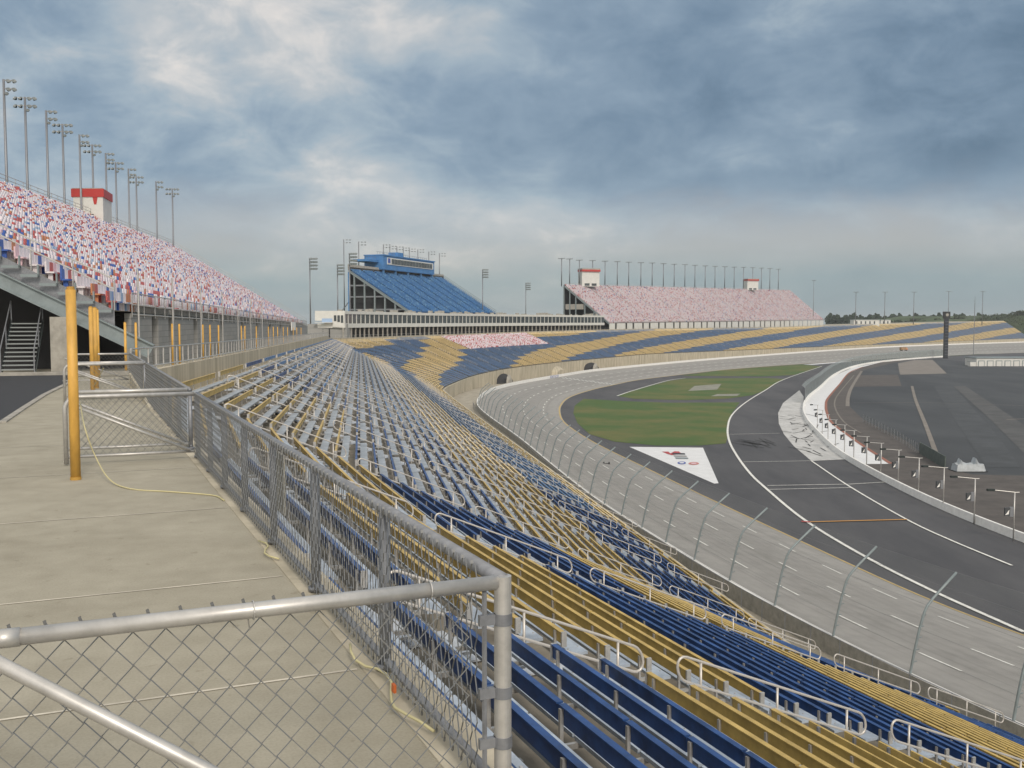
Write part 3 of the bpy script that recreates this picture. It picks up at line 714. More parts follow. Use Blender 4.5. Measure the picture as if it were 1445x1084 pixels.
# ------------------------------------------------------------------ chain-link fences
Z = Vector((0,0,1))
def chain_wires(mb, P, u, L, h0, h1, r=.0038, w=.117, hd=.128):
    n = Vector((u.y, -u.x, 0)); K = int(round((h1-h0)/(hd/2)))
    for j in range(int(L/(w/2))):
        pts = []
        for k in range(K+1):
            x = (j+((k+j) % 2))*w/2
            pts.append(P+u*x+Z*(h0+k*hd/2)+n*(.006 if (k+j) % 2 else -.006))
        mb.tube(pts, r, 3, cap=False)
        # twisted ends
        if j % 2: mb.tube([pts[-1], pts[-1]+Z*.014+u*.004], r*2, 3, cap=False)
        if j % 2: mb.tube([pts[0], pts[0]-Z*.02+u*.004], r*1.8, 3, cap=False)
def side_fence(name, label, t0, t1, ts, H=1.0, wires=True):
    root = empty(name, FT(t0), label, 'fence')
    for t in ts:
        b = MB(); P = fdir*(t-t0); r = .036
        b.tube([P-Z*.1, P+Z*(H-.03)], r, 12); b.tube([P+Z*(.02), P+Z*.05], r*1.7, 12); b.build('post', galv_d, root, smooth=True)
    b = MB(); P = Z*(H-.01); b.tube([P-(fdir*t0 if t0 < 1 else Z*0), fdir*(t1-t0)+P], .034, 12); b.build('top_rail', galv_d, root, smooth=True)
    b = MB(); P = Z*(.07); b.tube([P, fdir*(t1-t0)+P], .022, 8); b.build('bottom_rail', galv_d, root, smooth=True)
    b = MB(); n = Vector((-fdir.y, fdir.x, 0))
    chain_wires(b, n*.05, fdir, t1-t0, .06, H+.02); b.build('chain_link', wire_m, root)
    return root
side_fence('chain_link_fence', 'nearest grey chain-link fence between the walkway and the benches', .16, 12.0, [1.8,3.7,5.5,7.25,8.9,10.4,11.95])
side_fence('chain_link_fence', 'second grey chain-link fence along the walkway, past the first gate', 13.0, 24.0, [13.05,15,17,19,21,23.9])
side_fence('chain_link_fence', 'third chain-link fence along the walkway beside the farthest gate', 25.0, 33.0, [25.05,27,29,31,32.9])
def gate(name, label, t, Wd, H=1.0, brace=True, flip=False, dropend=True, mat_=galv, off=0):
    """pipe gate across the walkway, hinged at fence position t"""
    P0 = FT(t); root = empty(name, P0, label, 'gate'); g = g90
    b = MB()
    pts = [g*.05+Z*H, g*(Wd-.18)+Z*H]
    if dropend:
        for a in range(1, 7): th = R(15*a); pts.append(g*(Wd-.18+.18*math.sin(th))+Z*(H-.18+.18*math.cos(th)))
        pts.append(g*Wd+Z*.02)
    b.tube(pts, .033, 12); b.build('top_rail', mat_, root, smooth=True)
    b = MB(); b.tube([g*.05+Z*.12, g*(Wd-.03)+Z*.12], .022, 8); b.build('bottom_rail', mat_, root, smooth=True)
    b = MB(); b.tube([g*(Wd-.1)+Z*(H-.12)+fdir*-.05, g*.12+Z*.14+fdir*-.05], .022, 8); b.build('brace', mat_, root, smooth=True)
    b = MB(); chain_wires(b, g*.12+fdir*.03, g, Wd-.2, .12, H+.01); b.build('chain_link', wire_m, root)
    return root
# foreground gate + corner post
root = empty('corner_gate', A0, 'galvanized pipe gate with diagonal brace in the lower left foreground', 'gate')
b = MB(); b.tube([g90*.03+Z*.985, g90*1.86+Z*.985], .031, 20); b.build('top_rail', galv, root, smooth=True)
b = MB(); b.tube([g90*1.86+Z*.985, g90*1.96+Z*.985], .034, 20); b.tube([g90*1.96+Z*.985, g90*3.2+Z*.985], .031, 20); b.build('rail_coupling', galv, root, smooth=True)
b = MB(); b.tube([g90*.03+Z*.07, g90*3.2+Z*.07], .025, 10); b.build('bottom_rail', galv, root, smooth=True)
b = MB(); b.tube([PX(-200,826,1.00)-A0, PX(0,937,1.16)-A0, PX(300,1091,1.58)-A0, PX(480,1190,1.9)-A0], .025, 16); b.build('brace', galv, root, smooth=True)
b = MB(); chain_wires(b, g90*.14+fdir*.05, g90, 3.0, -.02, 1.0, r=.0038); b.build('chain_link', wire_m, root)
b = MB(); b.tube([g90*.085+Z*.03, g90*.085+Z*.95], .012, 6); b.build('tension_bar', galv_d, root)
for tt in (.33, 1.05):
    b = MB()
    for a in range(14):
        th = 2*math.pi*a/13; pts = []
    ring = [g90*tt+Z*.985+(fdir*math.cos(2*math.pi*a/14)+Z*math.sin(2*math.pi*a/14))*.036 for a in range(15)]
    b.tube(ring, .003, 5, cap=False); b.tube([g90*(tt+.02)+Z*.95, g90*(tt+.01)+Z*.90+fdir*.03], .003, 5); b.build('tie_wire', galv, root)
root = empty('corner_post', A0, 'thick galvanized corner post with two clamps in the foreground', 'fence post')
b = MB(); b.tube([Z*-.3, Z*.985, Z*1.0, Z*1.012], .0375, 24); b.build('post', galv, root, smooth=False)
root.children
for z in (.26,.48,.80):
    b = MB(); b.tube([Z*(z), Z*(z+.05)], .0415, 24); b.obox(Vector((0,0,z)), g90, fdir, .03, .11, -.012, .012, .005, .05); b.build('clamp', galv_d, root)
b = MB()
for a in range(7): 
    pass
gate('walkway_gate', 'first pipe gate across the walkway beside the tall yellow post', 11.95, 1.85)
gate('walkway_gate', 'second pipe gate leaf just behind the first walkway gate', 12.95, 1.9, dropend=False)
gate('walkway_gate', 'third pipe gate across the walkway farther along the fence', 24.0, 2.0)
gate('walkway_gate', 'fourth pipe gate leaf standing close behind the third', 25.0, 2.0, dropend=False)
gate('walkway_gate', 'farthest pipe gate across the walkway', 32.6, 2.2, dropend=False)
# rope hanging from the first gate, cord along the fence foot, orange tag
def rope(name, label, pts, r, m, cat):
    Q = resample([tuple(p) for p in pts], .12); b = MB(); b.tube([Vector(q) for q in Q], r, 6); o = b.build(name, m, None, smooth=True, origin=tuple(Q[0])); tag(o, label, cat); return o
rope('hanging_rope', 'pale yellow rope hanging from the first walkway gate onto the concrete',
     [PX(113,568,1.2), PX(120,605,1.45), PX(135,645,1.85), PX(155,677,2.05), PX(185,690,2.09), PX(240,694,2.09), PX(300,699,2.09), PX(316,706,2.085)], .009, rope_m, 'rope')
rope('hanging_rope', 'short pale rope tied to the second pair of walkway gates', [PX(146,520,1.1), PX(138,535,1.6), PX(131,548,2.05)], .012, rope_m, 'rope')
cp = [FT(t)+g90*(.10+.05*math.sin(t*7))+Z*(.03+.03*abs(math.sin(t*5))) for t in (2.2,2.0,1.85,1.7,1.5,1.3,1.1,.9,.75)]
rope('loose_cord', 'yellowish cord lying along the foot of the nearest fence', cp, .008, rope_m, 'cord')
rope('loose_cord', 'small loop of cord at the fence foot farther along the walkway', [FT(t)+g90*(.12+.05*math.sin(t*9))+Z*.03 for t in (5.6,5.4,5.2,5.0,4.8)], .008, rope_m, 'cord')
b = MB(); P = FT(1.33)+g90*.09; b.obox(P, fdir, g90, -.022, .022, -.008, .008, .05, .095); o = b.build('orange_tag', mat('orange_plastic', (.55,.13,.03), .5), None, origin=tuple(P)); tag(o, 'small orange plastic tag at the foot of the nearest fence', 'tag')
P = FT(5.6)+Vector((-fdir.y, fdir.x, 0))*-.1; b = MB(); b.obox(P, fdir, Vector((fdir.y,-fdir.x,0)), -.16, .16, -.02, 0.0, .28, .85); o = b.build('weathered_sign', mat('weathered_sign_face', (.30,.29,.25), .8, var=.3, scale=6), None, origin=tuple(P)); tag(o, 'blank weathered rectangular sign hung on the bench side of the nearest fence', 'sign')
# yellow padded posts on the walkway
yp = empty('yellow_post', (0,0,0), 'tmp', 'padded post', 'yellow padded posts')
b = MB(); b.tube([Z*0, Z*2.52], .064, 16); b.build('pad', yel_pad, yp, smooth=True)
b = MB(); b.tube([Z*-.02, Z*.04], .07, 16); b.tube([Z*2.5, Z*2.56], .05, 12); b.build('pipe_core', mat('dull_mustard', (.45,.26,.05), .6), yp)
ych = [(c, []) for c in kids(yp)]
ypos = [(PX(107,677,2.1), 'tall yellow padded post beside the first walkway gate, nearest of all'), (PX(131,553,2.1), 'tall yellow padded post at the second pair of gates, left one'),
        (PX(136.5,548,2.1), 'tall yellow padded post at the second pair of gates, right one'), (PX(139,536,2.1), 'tall yellow padded post at the farthest walkway gate')]
for n_, (p, l) in enumerate(ypos):
    if n_ == 0: yp.location = p; yp['label'] = l
    else: copy_tree(yp, ych, p, 0, l)
def wallline(Y, off=0): 
    d = Vector((-.151,.9885,0)); return Vector((-17.3-.153*(Y-43), Y, 0))+Vector((.9885,.151,0))*off
def zc_at(Y): return EYE-(2.1+.0078*(Y-33))
ylist = [178,193,244,254,287,297,309,341,346,362,379,386,392,400,406,414,419,425]
ys = []
for j, px in enumerate(ylist):
    # intersect the line one metre in front of the stand wall with the view column
    f = lambda Y: pxof(wallline(Y,1.0).x, wallline(Y,1.0).y, zc_at(Y))-px
    lo, hi = 38, 260
    for _ in range(40):
        mid = (lo+hi)/2
        if f(mid) > 0: hi = mid
        else: lo = mid
    p = wallline(lo, 1.0); p.z = zc_at(lo)
    o = copy_tree(yp, ych, p, 0, '%s yellow post from the left along the grey stand wall' % ordn(j+1)); o.scale = (.8,.8,.84)
# ------------------------------------------------------------------ concourse railing
rl = empty('concourse_railing', CE[N1], 'grey tube railing on the low concrete wall above the benches', 'railing')
pts = []
for k in range(N1, NS): pts.append(Vector((CE[k].x, CE[k].y, zC[k]+.38)))
pts[0] = pts[0]+fdir*1.0
b = MB(); 
for h in (.1, .78): b.tube([p+Z*h for p in pts], .03, 6)
under(b.build('rail', galv), rl)
cum = [0]
for a, c in zip(pts[:-1], pts[1:]): cum.append(cum[-1]+(c-a).length)
def along(s):
    for i in range(len(cum)-1):
        if cum[i+1] >= s: return pts[i].lerp(pts[i+1], (s-cum[i])/(cum[i+1]-cum[i]))
    return pts[-1]
b0 = MB(); s = 0; n_ = 0
while s < cum[-1]:
    p = along(s); q = MB(); q.tube([p, p+Z*.78], .03, 6)
    if n_ < 98: under(q.build('baluster', galv), rl)
    else: b0.tube([p, p+Z*.78], .04, 4)
    n_ += 1; s += 1.25 if n_ < 98 else 6
o = under(b0.build('far_balusters', galv), rl); o['kind'] = 'stuff'
# ------------------------------------------------------------------ generic grandstand
def seat_mesh_np(P, U, B, pal_idx, name, mats, parent, wid=.46):
    """P,U(along),B(back) arrays; each seat = pan + back"""
    n = len(P); boxes = ((-wid/2,wid/2,-.02,.36,.38,.45), (-wid/2,wid/2,.30,.37,.42,.90))
    V = []; 
    for (x0,x1,y0,y1,z0,z1) in boxes:
        for z in (z0,z1):
            for x, y in ((x0,y0),(x1,y0),(x1,y1),(x0,y1)):
                V.append(P+U*x+B*y+np.array([0,0,z]))
    V = np.stack(V, 1).reshape(-1, 3)
    fb = np.array([(0,3,2,1),(4,5,6,7),(0,1,5,4),(1,2,6,5),(2,3,7,6),(3,0,4,7)]); fb = np.vstack([fb, fb+8])
    Fc = (fb[None]+np.arange(n)[:, None, None]*16).reshape(-1, 4)
    me = bpy.data.meshes.new(name); me.vertices.add(len(V)); me.vertices.foreach_set('co', V.ravel())
    me.loops.add(Fc.size); me.loops.foreach_set('vertex_index', Fc.ravel().astype(np.int32)); me.polygons.add(len(Fc))
    me.polygons.foreach_set('loop_start', np.arange(0, Fc.size, 4, dtype=np.int32)); 
    for m in mats: me.materials.append(m)
    me.polygons.foreach_set('material_index', np.repeat(pal_idx, 12).astype(np.int32)); me.update(calc_edges=True); me.validate()
    o = bpy.data.objects.new(name, me); COL.objects.link(o)
    if parent is not None: o.parent = parent
    return o
def grandstand(name, label, Fp, head, L, Rn, zf, zt, rows, mats, wts, pitch=.6, aisle=14, frontwall=None, nsingle=100, cross=None, slabm=None, zend=None):
    """Fp front-left corner, head = direction of the front, back = left normal; zf/zt = (z at start, z at end)"""
    slabm = slabm or mat('pale_deck', (.36,.34,.34), .8)
    u = Vector((math.sin(head), math.cos(head), 0)); bk = Vector((-u.y, u.x, 0))
    root = empty(name, Vector((Fp.x, Fp.y, zf[0])), label, 'grandstand'); O = root.location
    def zz(a, t): f = a/L; return (zf[0]+(zt[0]-zf[0])*t)*(1-f)+(zf[1]+(zt[1]-zf[1])*t)*f
    mb = MB(); tr = Rn/rows
    for r in range(rows):
        y0, y1 = r*tr, (r+1)*tr; t0, t1 = r/rows, (r+1)/rows
        for (a, b) in ((0, L/2), (L/2, L)):
            za, zb = zz(a, t0), zz(b, t0); zc, zd = zz(a, t1), zz(b, t1)
            p = [Vector((Fp.x,Fp.y,0))+u*a+bk*y0, Vector((Fp.x,Fp.y,0))+u*b+bk*y0, Vector((Fp.x,Fp.y,0))+u*b+bk*y1, Vector((Fp.x,Fp.y,0))+u*a+bk*y1]
            mb.quad(p[0]+Z*za-O, p[1]+Z*zb-O, p[2]+Z*zb-O, p[3]+Z*za-O)
            mb.quad(p[3]+Z*za-O, p[2]+Z*zb-O, p[2]+Z*zd-O, p[3]+Z*zc-O)
    mb.build('stepped_deck', slabm, root)
    P = []; Ai = []
    for r in range(rows):
        if cross and r in cross: continue
        a = .4
        while a < L-.4:
            if aisle and (a % aisle) < 1.1: a += pitch; continue
            P.append((a, r)); a += pitch
    arr = np.array(P); a, r = arr[:, 0], arr[:, 1]; t = r/rows; f = a/L
    U = np.array(u); Bk = np.array(bk); base = np.array([Fp.x, Fp.y, 0])
    z = (zf[0]+(zt[0]-zf[0])*t)*(1-f)+(zf[1]+(zt[1]-zf[1])*t)*f
    pos = base+a[:, None]*U+(r*tr+.28)[:, None]*Bk; pos[:, 2] = z
    pos -= np.array(O)
    ci = rng.choice(len(mats), len(pos), p=wts)
    dist = np.linalg.norm(pos+np.array(O), axis=1); wx = (pos+np.array(O)); vis = wx[:, 0]/np.maximum(wx[:, 1], 1) > -.54
    order = np.argsort(dist+np.where(vis, 0, 1e4)); single = order[:nsingle]; rest = order[nsingle:]
    protos = {}
    ang = math.atan2(u.y, u.x)
    for i in single:
        c = int(ci[i])
        if c not in protos:
            q = MB(); q.box(-.23,.23,-.02,.36,.38,.45); q.box(-.23,.23,.30,.37,.42,.90); q.box(-.04,.04,.1,.3,0,.38); protos[c] = q.mesh('seat', mats[c])
        part('seat', protos[c], root, pos[i], (0,0,ang))
    o = seat_mesh_np(pos[rest], U, Bk, ci[rest], 'seat_rows', mats, root); o['kind'] = 'stuff'
    return root, u, bk, zz
SEATM = [s_white, s_red, s_blue, s_or, s_lb, s_pink]
# left grandstand
hL = R(-8.7); FL = wallline(43.5)
LS, uL, bL, zzL = grandstand('left_grandstand', 'big grandstand of mixed red, white and blue seats on the left', FL, hL, 157, 25.4, (2.6,1.3), (15.4,16.7), 40, SEATM, [.56,.14,.08,.06,.06,.10], pitch=.52, aisle=15.7, slabm=dconc)
LS.name = 'grandstand'; O = LS.location
# front wall with dark slots and guard rail
b = MB(); gaps = [(160,167),(216,222),(239,243.5),(274,278),(312,315),(341,344),(362,364.5),(380,382.5),(395,397)]
def Yfor(px):
    lo, hi = 38, 300
    for _ in range(40):
        mid = (lo+hi)/2; p = wallline(mid)
        if pxof(p.x, p.y, zc_at(mid)) > px: hi = mid
        else: lo = mid
    return lo
edges = [(FL-wallline(43.5)).length]; cur = 46.6; segs = []
for g0, g1 in gaps:
    y0, y1 = Yfor(g0), Yfor(g1)
    if y0 > cur: segs.append((cur, y0)); cur = y1+.5
segs.append((cur, 202))
for y0, y1 in segs:
    p = wallline(y0); L = (y1-y0)/.9885; z0 = zc_at(y0); z1 = zc_at(y1)
    q = MB(); q.add([p+Z*(z0)-O, p+uL*L+Z*z1-O, p+uL*L+Z*(z1+2.6)-O, p+Z*(z0+2.6)-O, p+bL*.3+Z*(z0)-O, p+bL*.3+uL*L+Z*z1-O, p+bL*.3+uL*L+Z*(z1+2.6)-O, p+bL*.3+Z*(z0+2.6)-O],
        [(0,1,2,3),(5,4,7,6),(3,2,6,7),(4,0,3,7),(1,5,6,2)]); q.build('wall_panel', block_m, LS)
b = MB()
for y0 in np.arange(46.6, 202, 2.6):
    p = wallline(y0, .05)+Z*(zc_at(y0)+2.4)-O; b.tube([p, p+Z*1.15], .03, 5)
for h in (.15,.6,1.15):
    b.tube([wallline(y, .05)+Z*(zc_at(y)+2.4+h)-O for y in np.arange(46.6, 203, 8)], .03, 5)
b.build('guard_rail', galv, LS)
b = MB(); 
for y in np.arange(46.6, 200, .5):
    p = wallline(y, .05)+Z*(zc_at(y)+2.45)-O; b.quad(p, p+uL*.5, p+uL*.5+Z*1.1, p+Z*1.1)
b.build('guard_netting', net_low, LS)
# closed back, dark sheets added inside as shade, far end
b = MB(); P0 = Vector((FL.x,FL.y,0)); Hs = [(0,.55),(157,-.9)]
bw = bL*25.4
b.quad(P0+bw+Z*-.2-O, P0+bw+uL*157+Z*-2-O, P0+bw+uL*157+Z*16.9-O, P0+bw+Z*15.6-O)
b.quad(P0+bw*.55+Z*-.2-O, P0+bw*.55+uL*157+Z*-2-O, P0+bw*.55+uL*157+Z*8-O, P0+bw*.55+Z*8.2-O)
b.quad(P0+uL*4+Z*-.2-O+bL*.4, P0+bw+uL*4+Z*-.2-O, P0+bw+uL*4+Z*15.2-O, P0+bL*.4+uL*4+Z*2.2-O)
b.quad(P0+bL*1.6+uL*3+Z*-2-O, P0+bL*1.6+uL*156+Z*-3-O, P0+bL*1.6+uL*156+Z*1.2-O, P0+bL*1.6+uL*3+Z*2.6-O)  # dark sheet added behind the wall slots to stand for shade
b.build('back_and_shade_walls', dark_m, LS)
e_ = P0+uL*157; b = MB(); b.add([e_+Z*-3-O, e_+bw+Z*-3-O, e_+bw+Z*16.7-O, e_+Z*1.3-O], [(0,1,2,3)]); b.build('end_wall', dconc, LS)
# back top rail
b = MB()
for h in (.4,.8,1.2): b.tube([P0+bw+Z*(15.4+h)-O, P0+bw+uL*157+Z*(16.7+h)-O], .035, 5)
for s in np.arange(0, 158, 2.5): p = P0+bw+uL*s+Z*(15.4+1.3*s/157)-O; b.tube([p, p+Z*1.2], .035, 5)
for s in (0, 157):
    z0_, z1_ = (zzL(s, 0), zzL(s, 1))
    for h in (.5, .95): b.tube([P0+uL*s+Z*(z0_+h+.4)-O, P0+bw+uL*s+Z*(z1_+h+.3)-O], .035, 5)
    for f in np.linspace(0, 1, 16): p = P0+bw*f+uL*s+Z*(z0_+(z1_-z0_)*f)-O; b.tube([p, p+Z*1.3], .03, 5)
b.build('perimeter_rail', galv, LS)
# near end raker beam, columns, landing boxes
b = MB()
d3 = (bL*25.4+Z*(12.8)); Lr = d3.length; d3.normalize(); nrm = Vector((0,0,1)); up = (nrm-d3*nrm.dot(d3)).normalized()
def ibeam(mb, P, d, up, w, L, h=.62, fw=.32, tk=.05):
    def bx(a0,a1,b0,b1):
        vs = [P+d*l+w*a+up*c for l in (0, L) for a, c in ((a0,b0),(a1,b0),(a1,b1),(a0,b1))]
        mb.add(vs, [(0,3,2,1),(4,5,6,7),(0,1,5,4),(1,2,6,5),(2,3,7,6),(3,0,4,7)])
    bx(-fw/2,fw/2,0,tk); bx(-fw/2,fw/2,h-tk,h); bx(-tk/2,tk/2,tk,h-tk)
ibeam(b, P0-uL*.35+Z*(2.6-1.35)-O-d3*1.6, d3, up, uL, Lr)
b.build('raker_beam', steel_g, LS)
for s in (8, 16, 23.5):
    q = MB(); p = P0+bL*s+uL*.4-O; q.obox(p, uL, bL, -.25,.25,-.25,.25, -.0-O.z, 2.6+12.8*s/25.4-O.z-1.2); q.build('steel_column', steel_g, LS)
q = MB(); p = PX(89,524,2.1); p.z = 0; q.obox(p-O, uL, bL, -.2,.5,-.42,.42, 0, 2.3); q.build('concrete_column', dconc, LS)
b = MB()   # stepped seat brackets showing on the near end
for j in range(0, 33):
    p = P0+bL*(j*.747)-uL*.3-O+Z*(2.6+12.8*j/34)
    b.obox(p, bL, uL, 0, .74, -.06, .06, -.1, .02); b.obox(p, bL, uL, 0, .06, -.06, .06, -.1, .43)
b.build('end_steps', steel_g, LS)
b = MB(); b.quad(P0-uL*.02+Z*1.2-O, P0+bw-uL*.02+Z*14.0-O, P0+bw-uL*.02+Z*15.4-O, P0-uL*.02+Z*2.6-O); b.build('side_skirt', galv_d, LS)
# big back columns + red patch interior
st = empty('access_stairs', PX(25,527,2.1), 'grey metal staircase under the near end of the left grandstand', 'stairs')
b = MB(); 
sdir = Vector((-.32,.92,0)).normalized(); sw = Vector((sdir.y,-sdir.x,0))
for j in range(12): b.obox(Vector((0,0,0)), sw, sdir, -.6, .6, j*.28, j*.28+.3, j*.17+.12, j*.17+.17)
b.build('treads', mat('dull_stair_steel', (.22,.24,.24), .6), st)
b = MB()
for sg in (-.64,.6):
    b.add([sw*sg+Z*0, sw*sg+sdir*.3, sw*sg+sdir*3.4+Z*1.95, sw*sg+sdir*3.4+Z*2.25, sw*(sg+.05)+Z*0, sw*(sg+.05)+sdir*.3, sw*(sg+.05)+sdir*3.4+Z*1.95, sw*(sg+.05)+sdir*3.4+Z*2.25], [(0,1,2,3),(7,6,5,4),(0,4,5,1),(3,2,6,7)])
b.build('stringers', steel_g, st)
b = MB()
for sg in (-.62,.62):
    b.tube([sw*sg+Z*.95, sw*sg+sdir*3.4+Z*3.0], .025, 6)
    for f in (0,.5,1): b.tube([sw*sg+sdir*3.4*f+Z*2.05*f, sw*sg+sdir*3.4*f+Z*(.95+2.05*f)], .025, 6)
b.build('handrail', galv_d, st)
# small white sign on the wall top
p = wallline(Yfor(412), .2); p.z = zc_at(Yfor(412)); b = MB(); b.obox(p, uL, bL, -5, 5, -.1, 0, 1.7, 3.0); o = b.build('banner_sign', white_p, None, origin=tuple(p)); tag(o, 'small white banner on the wall at the far end of the left grandstand', 'sign')
# tall slim fence poles
for j, px in enumerate((178, 229, 271, 303, 326, 345, 362)):
    y = Yfor(px); p = wallline(y, .6); p.z = zc_at(y); b = MB(); b.tube([Z*0, Z*4.6], .045, 6); b.tube([Z*0, Z*.05], .12, 8); o = b.build('slim_pole', galv, None, origin=None); o.location = p
    tag(o, '%s slim grey pole from the left in front of the stand wall' % ordn(j+1), 'pole', 'slim poles before the left grandstand')
# red roofed booth behind the left stand
def booth(p, uu, bb, wd, dp_, hh, label, z0):
    root = empty('control_booth', Vector((p.x, p.y, z0)), label, 'booth')
    b = MB(); b.obox(Vector((0,0,0)), uu, bb, 0, wd, 0, dp_, 0, hh*.82); b.build('walls', suite_w, root)
    b = MB(); b.obox(Vector((0,0,0)), uu, bb, -.25, wd+.25, -.9, dp_+.25, hh*.82, hh*.93); b.build('red_fascia', red_m, root)
    b = MB(); b.obox(Vector((0,0,0)), uu, bb, -.2, wd+.2, -.8, dp_+.2, hh*.93, hh); b.build('roof', dconc, root)
    b = MB()
    for f in (.15,.55): b.obox(Vector((0,0,0)), uu, bb, wd*f, wd*(f+.28), -.03, 0, hh*.03, hh*.17)
    b.build('window', glass_m, root)
    return root
Yb = 150; 
bp0 = Vector((PX(107,300,1).x/PX(107,300,1).y*128, 128, 0))
rt = empty('control_booth', Vector((bp0.x, bp0.y, 14)), 'white booth with red roof band at the back of the left grandstand', 'booth')
# front face towards the camera side: spans px 110-150, flank px 150-165
fa = Vector((-.438*136, 136, 0)); fb = Vector((-.410*136, 136, 0))
fu = Vector((.99,.02,0)).normalized(); fn = Vector((-.20,.98,0)).normalized(); fa = fa*1.0; rt.location = fa
zb0 = 14.5
q = MB(); q.obox(Vector((0,0,0)), fu, fn, 0, 4.0, 0, 6, zb0, 19.0); q.build('walls', suite_w, rt)
q = MB(); q.obox(Vector((0,0,0)), fu, fn, -.25, 4.15, -.12, 6.2, 19.0, 20.1); q.build('red_fascia', red_m, rt)
q = MB(); q.obox(Vector((0,0,0)), fu, fn, -.1, 4.0, 0, 6.1, 20.1, 20.2); q.build('roof', dconc, rt)
q = MB(); q.add([fu*2.6+Z*19-fn*.05, fu*3.3+Z*19-fn*.05, fu*3.1+Z*18.0-fn*.05, fu*2.8+Z*18.0-fn*.05, fu*2.6+Z*19, fu*3.3+Z*19, fu*3.1+Z*18.0, fu*2.8+Z*18.0],[(0,1,2,3),(4,7,6,5),(0,3,7,4),(1,5,6,2),(3,2,6,7)]); q.build('red_wedge', red_m, rt)
q = MB(); q.obox(Vector((0,0,0)), fu, fn, 1.9, 2.7, -.04, 0, 15.2, 16.7); q.build('door', glass_m, rt)
# ------------------------------------------------------------------ light poles
_lm = {}
def lamp(parent, c, rot, sz):
    k = round(sz, 2)
    if k not in _lm:
        q = MB(); q.tube([(0,.18*sz,0),(0,-.12*sz,0)], .10*sz, 8, r2=.30*sz); hm = q.mesh('lamp_housing', lamp_m)
        q = MB(); q.tube([(0,-.12*sz,0),(0,-.15*sz,0)], .28*sz, 8); _lm[k] = (hm, q.mesh('lens', lens_m))
    o = part('lamp_housing', _lm[k][0], parent, c, (R(-32),0,rot)); part('lens', _lm[k][1], o)
def make_pole(kind, H):
    root = empty('light_pole', (0,0,0), 'tmp', 'light pole')
    b = MB(); b.tube([Z*0, Z*H], .17, 8, r2=.12); b.build('pole', galv_d, root, smooth=True)
    if kind in ('single','double'): b = MB(); b.tube([Z*(H*.28), Z*(H*.44)], .23, 8); b.build('ballast_box', steel_g, root)
    X = Vector((1,0,0)); am = MB()
    if kind in ('single','double'):
        for sd in ((1,) if kind == 'single' else (1,-1)):
            for z in (H-.1, H-.95):
                am.tube([Z*z, X*sd*1.15+Z*z], .05, 5)
                for x in (.42, .95): lamp(root, X*sd*x+Z*(z-.12), .5*sd, .85)
            if sd > 0: lamp(root, X*.25+Z*(H-1.5), .3, .7)
    elif kind == 'tower':
        for k in range(4):
            z = H-.3-k*1.15; am.tube([X*-.2+Z*z, X*1.4+Z*z], .06, 5)
            for x in (.3,.85,1.35): lamp(root, X*x+Z*(z-.1), .2, 1.5)
    elif kind == 'flag':
        for k in range(2):
            z = H-.2-k*1.2; am.tube([Z*z, X*2.0+Z*z], .06, 5)
            for x in (.9,1.8): lamp(root, X*x+Z*(z-.1), .2, .95)
    else:
        am.tube([X*-.85+Z*(H-.1), X*.85+Z*(H-.1)], .06, 5)
        for x in (-.8,-.28,.28,.8): lamp(root, X*x+Z*(H-.25), .0, 1.1)
    am.build('crossarm', galv, root)
    return root
_pk = {}
def pole(kind, H, loc, rz, label, group, sc=1):
    key = (kind, round(H))
    if key not in _pk:
        r = make_pole(kind, round(H)); ch = [(c, kids(c)) for c in kids(r)]; _pk[key] = (r, ch); r.location = loc; r.rotation_euler = (0,0,rz); r['label'] = label; r['group'] = group; r.scale = (sc,sc,1); return r
    r, ch = _pk[key]; o = copy_tree(r, ch, loc, rz, label, group); o.scale = (sc,sc,1); return o
tops = [(5,112),(35,137),(65,156),(88,175),(112,190),(130,204),(149,216),(163,229),(181,238),(192,249),(220,256),(243,266)]
for j, (px, py) in enumerate(tops):
    p = PX(px, py, -25.0); kind = 'double' if j % 2 else 'single'
    pole(kind, 22, Vector((p.x, p.y, p.z-22)), R(8), '%s light pole from the left behind the left grandstand, %s lamp cluster' % (ordn(j+1), 'two-sided' if j % 2 else 'one-sided'), 'light poles behind the left grandstand', 1.05)
# ------------------------------------------------------------------ suites building
su = empty('suites_building', Vector((-40, 300, -2)), 'long low white glazed suites building raised on columns', 'building'); O = su.location
path = []
for k in range(N2-1, NS-1):
    n0 = (seatT[k]-seatB[k]).normalized(); path.append((CE[k]+n0*7.5, zC[k]))
Q = resample([(p.x, p.y, z) for p, z in path], 1.0, 10); QD, QN = normals(Q)
# keep px 488..856
rng_i = [i for i in range(len(Q)) if 486 < pxof(Q[i][0], Q[i][1], 2) < 856]; i0, i1 = rng_i[0], rng_i[-1]
bay = 4; zt_, zb_ = 5.45, .15
lowb, uppb, roof, band = MB(), MB(), MB(), MB()
for i in range(i0, i1-bay, bay):
    a, c = Vector((Q[i][0], Q[i][1], 0))-O, Vector((Q[i+bay][0], Q[i+bay][1], 0))-O; a.z = c.z = 0; a -= Z*O.z; c -= Z*O.z
    uu = (c-a); L = uu.length; uu.normalize(); n = Vector((-uu.y, uu.x, 0))
    for (z0, z1, mbx, o0, o1) in ((zb_, zb_+1.35, lowb, 0, 9), (4.5, zt_, uppb, -.1, 9)): mbx.obox(a, uu, n, 0, L, o0, o1, z0, z1)
    w = MB(); w.obox(a, uu, n, .12, L-.12, .25, .3, zb_+1.35, 4.5)
    fr = MB(); fr.obox(a, uu, n, -.14, .14, .02, .4, zb_+1.35, 4.5)
    fo = fr.build('mullion', suite_w, su); w.build('window', glass_m, su)
    cm = MB(); cm.obox(a, uu, n, -.2, .2, .3, .7, -5.5, zb_); cm.build('column', dconc, su)
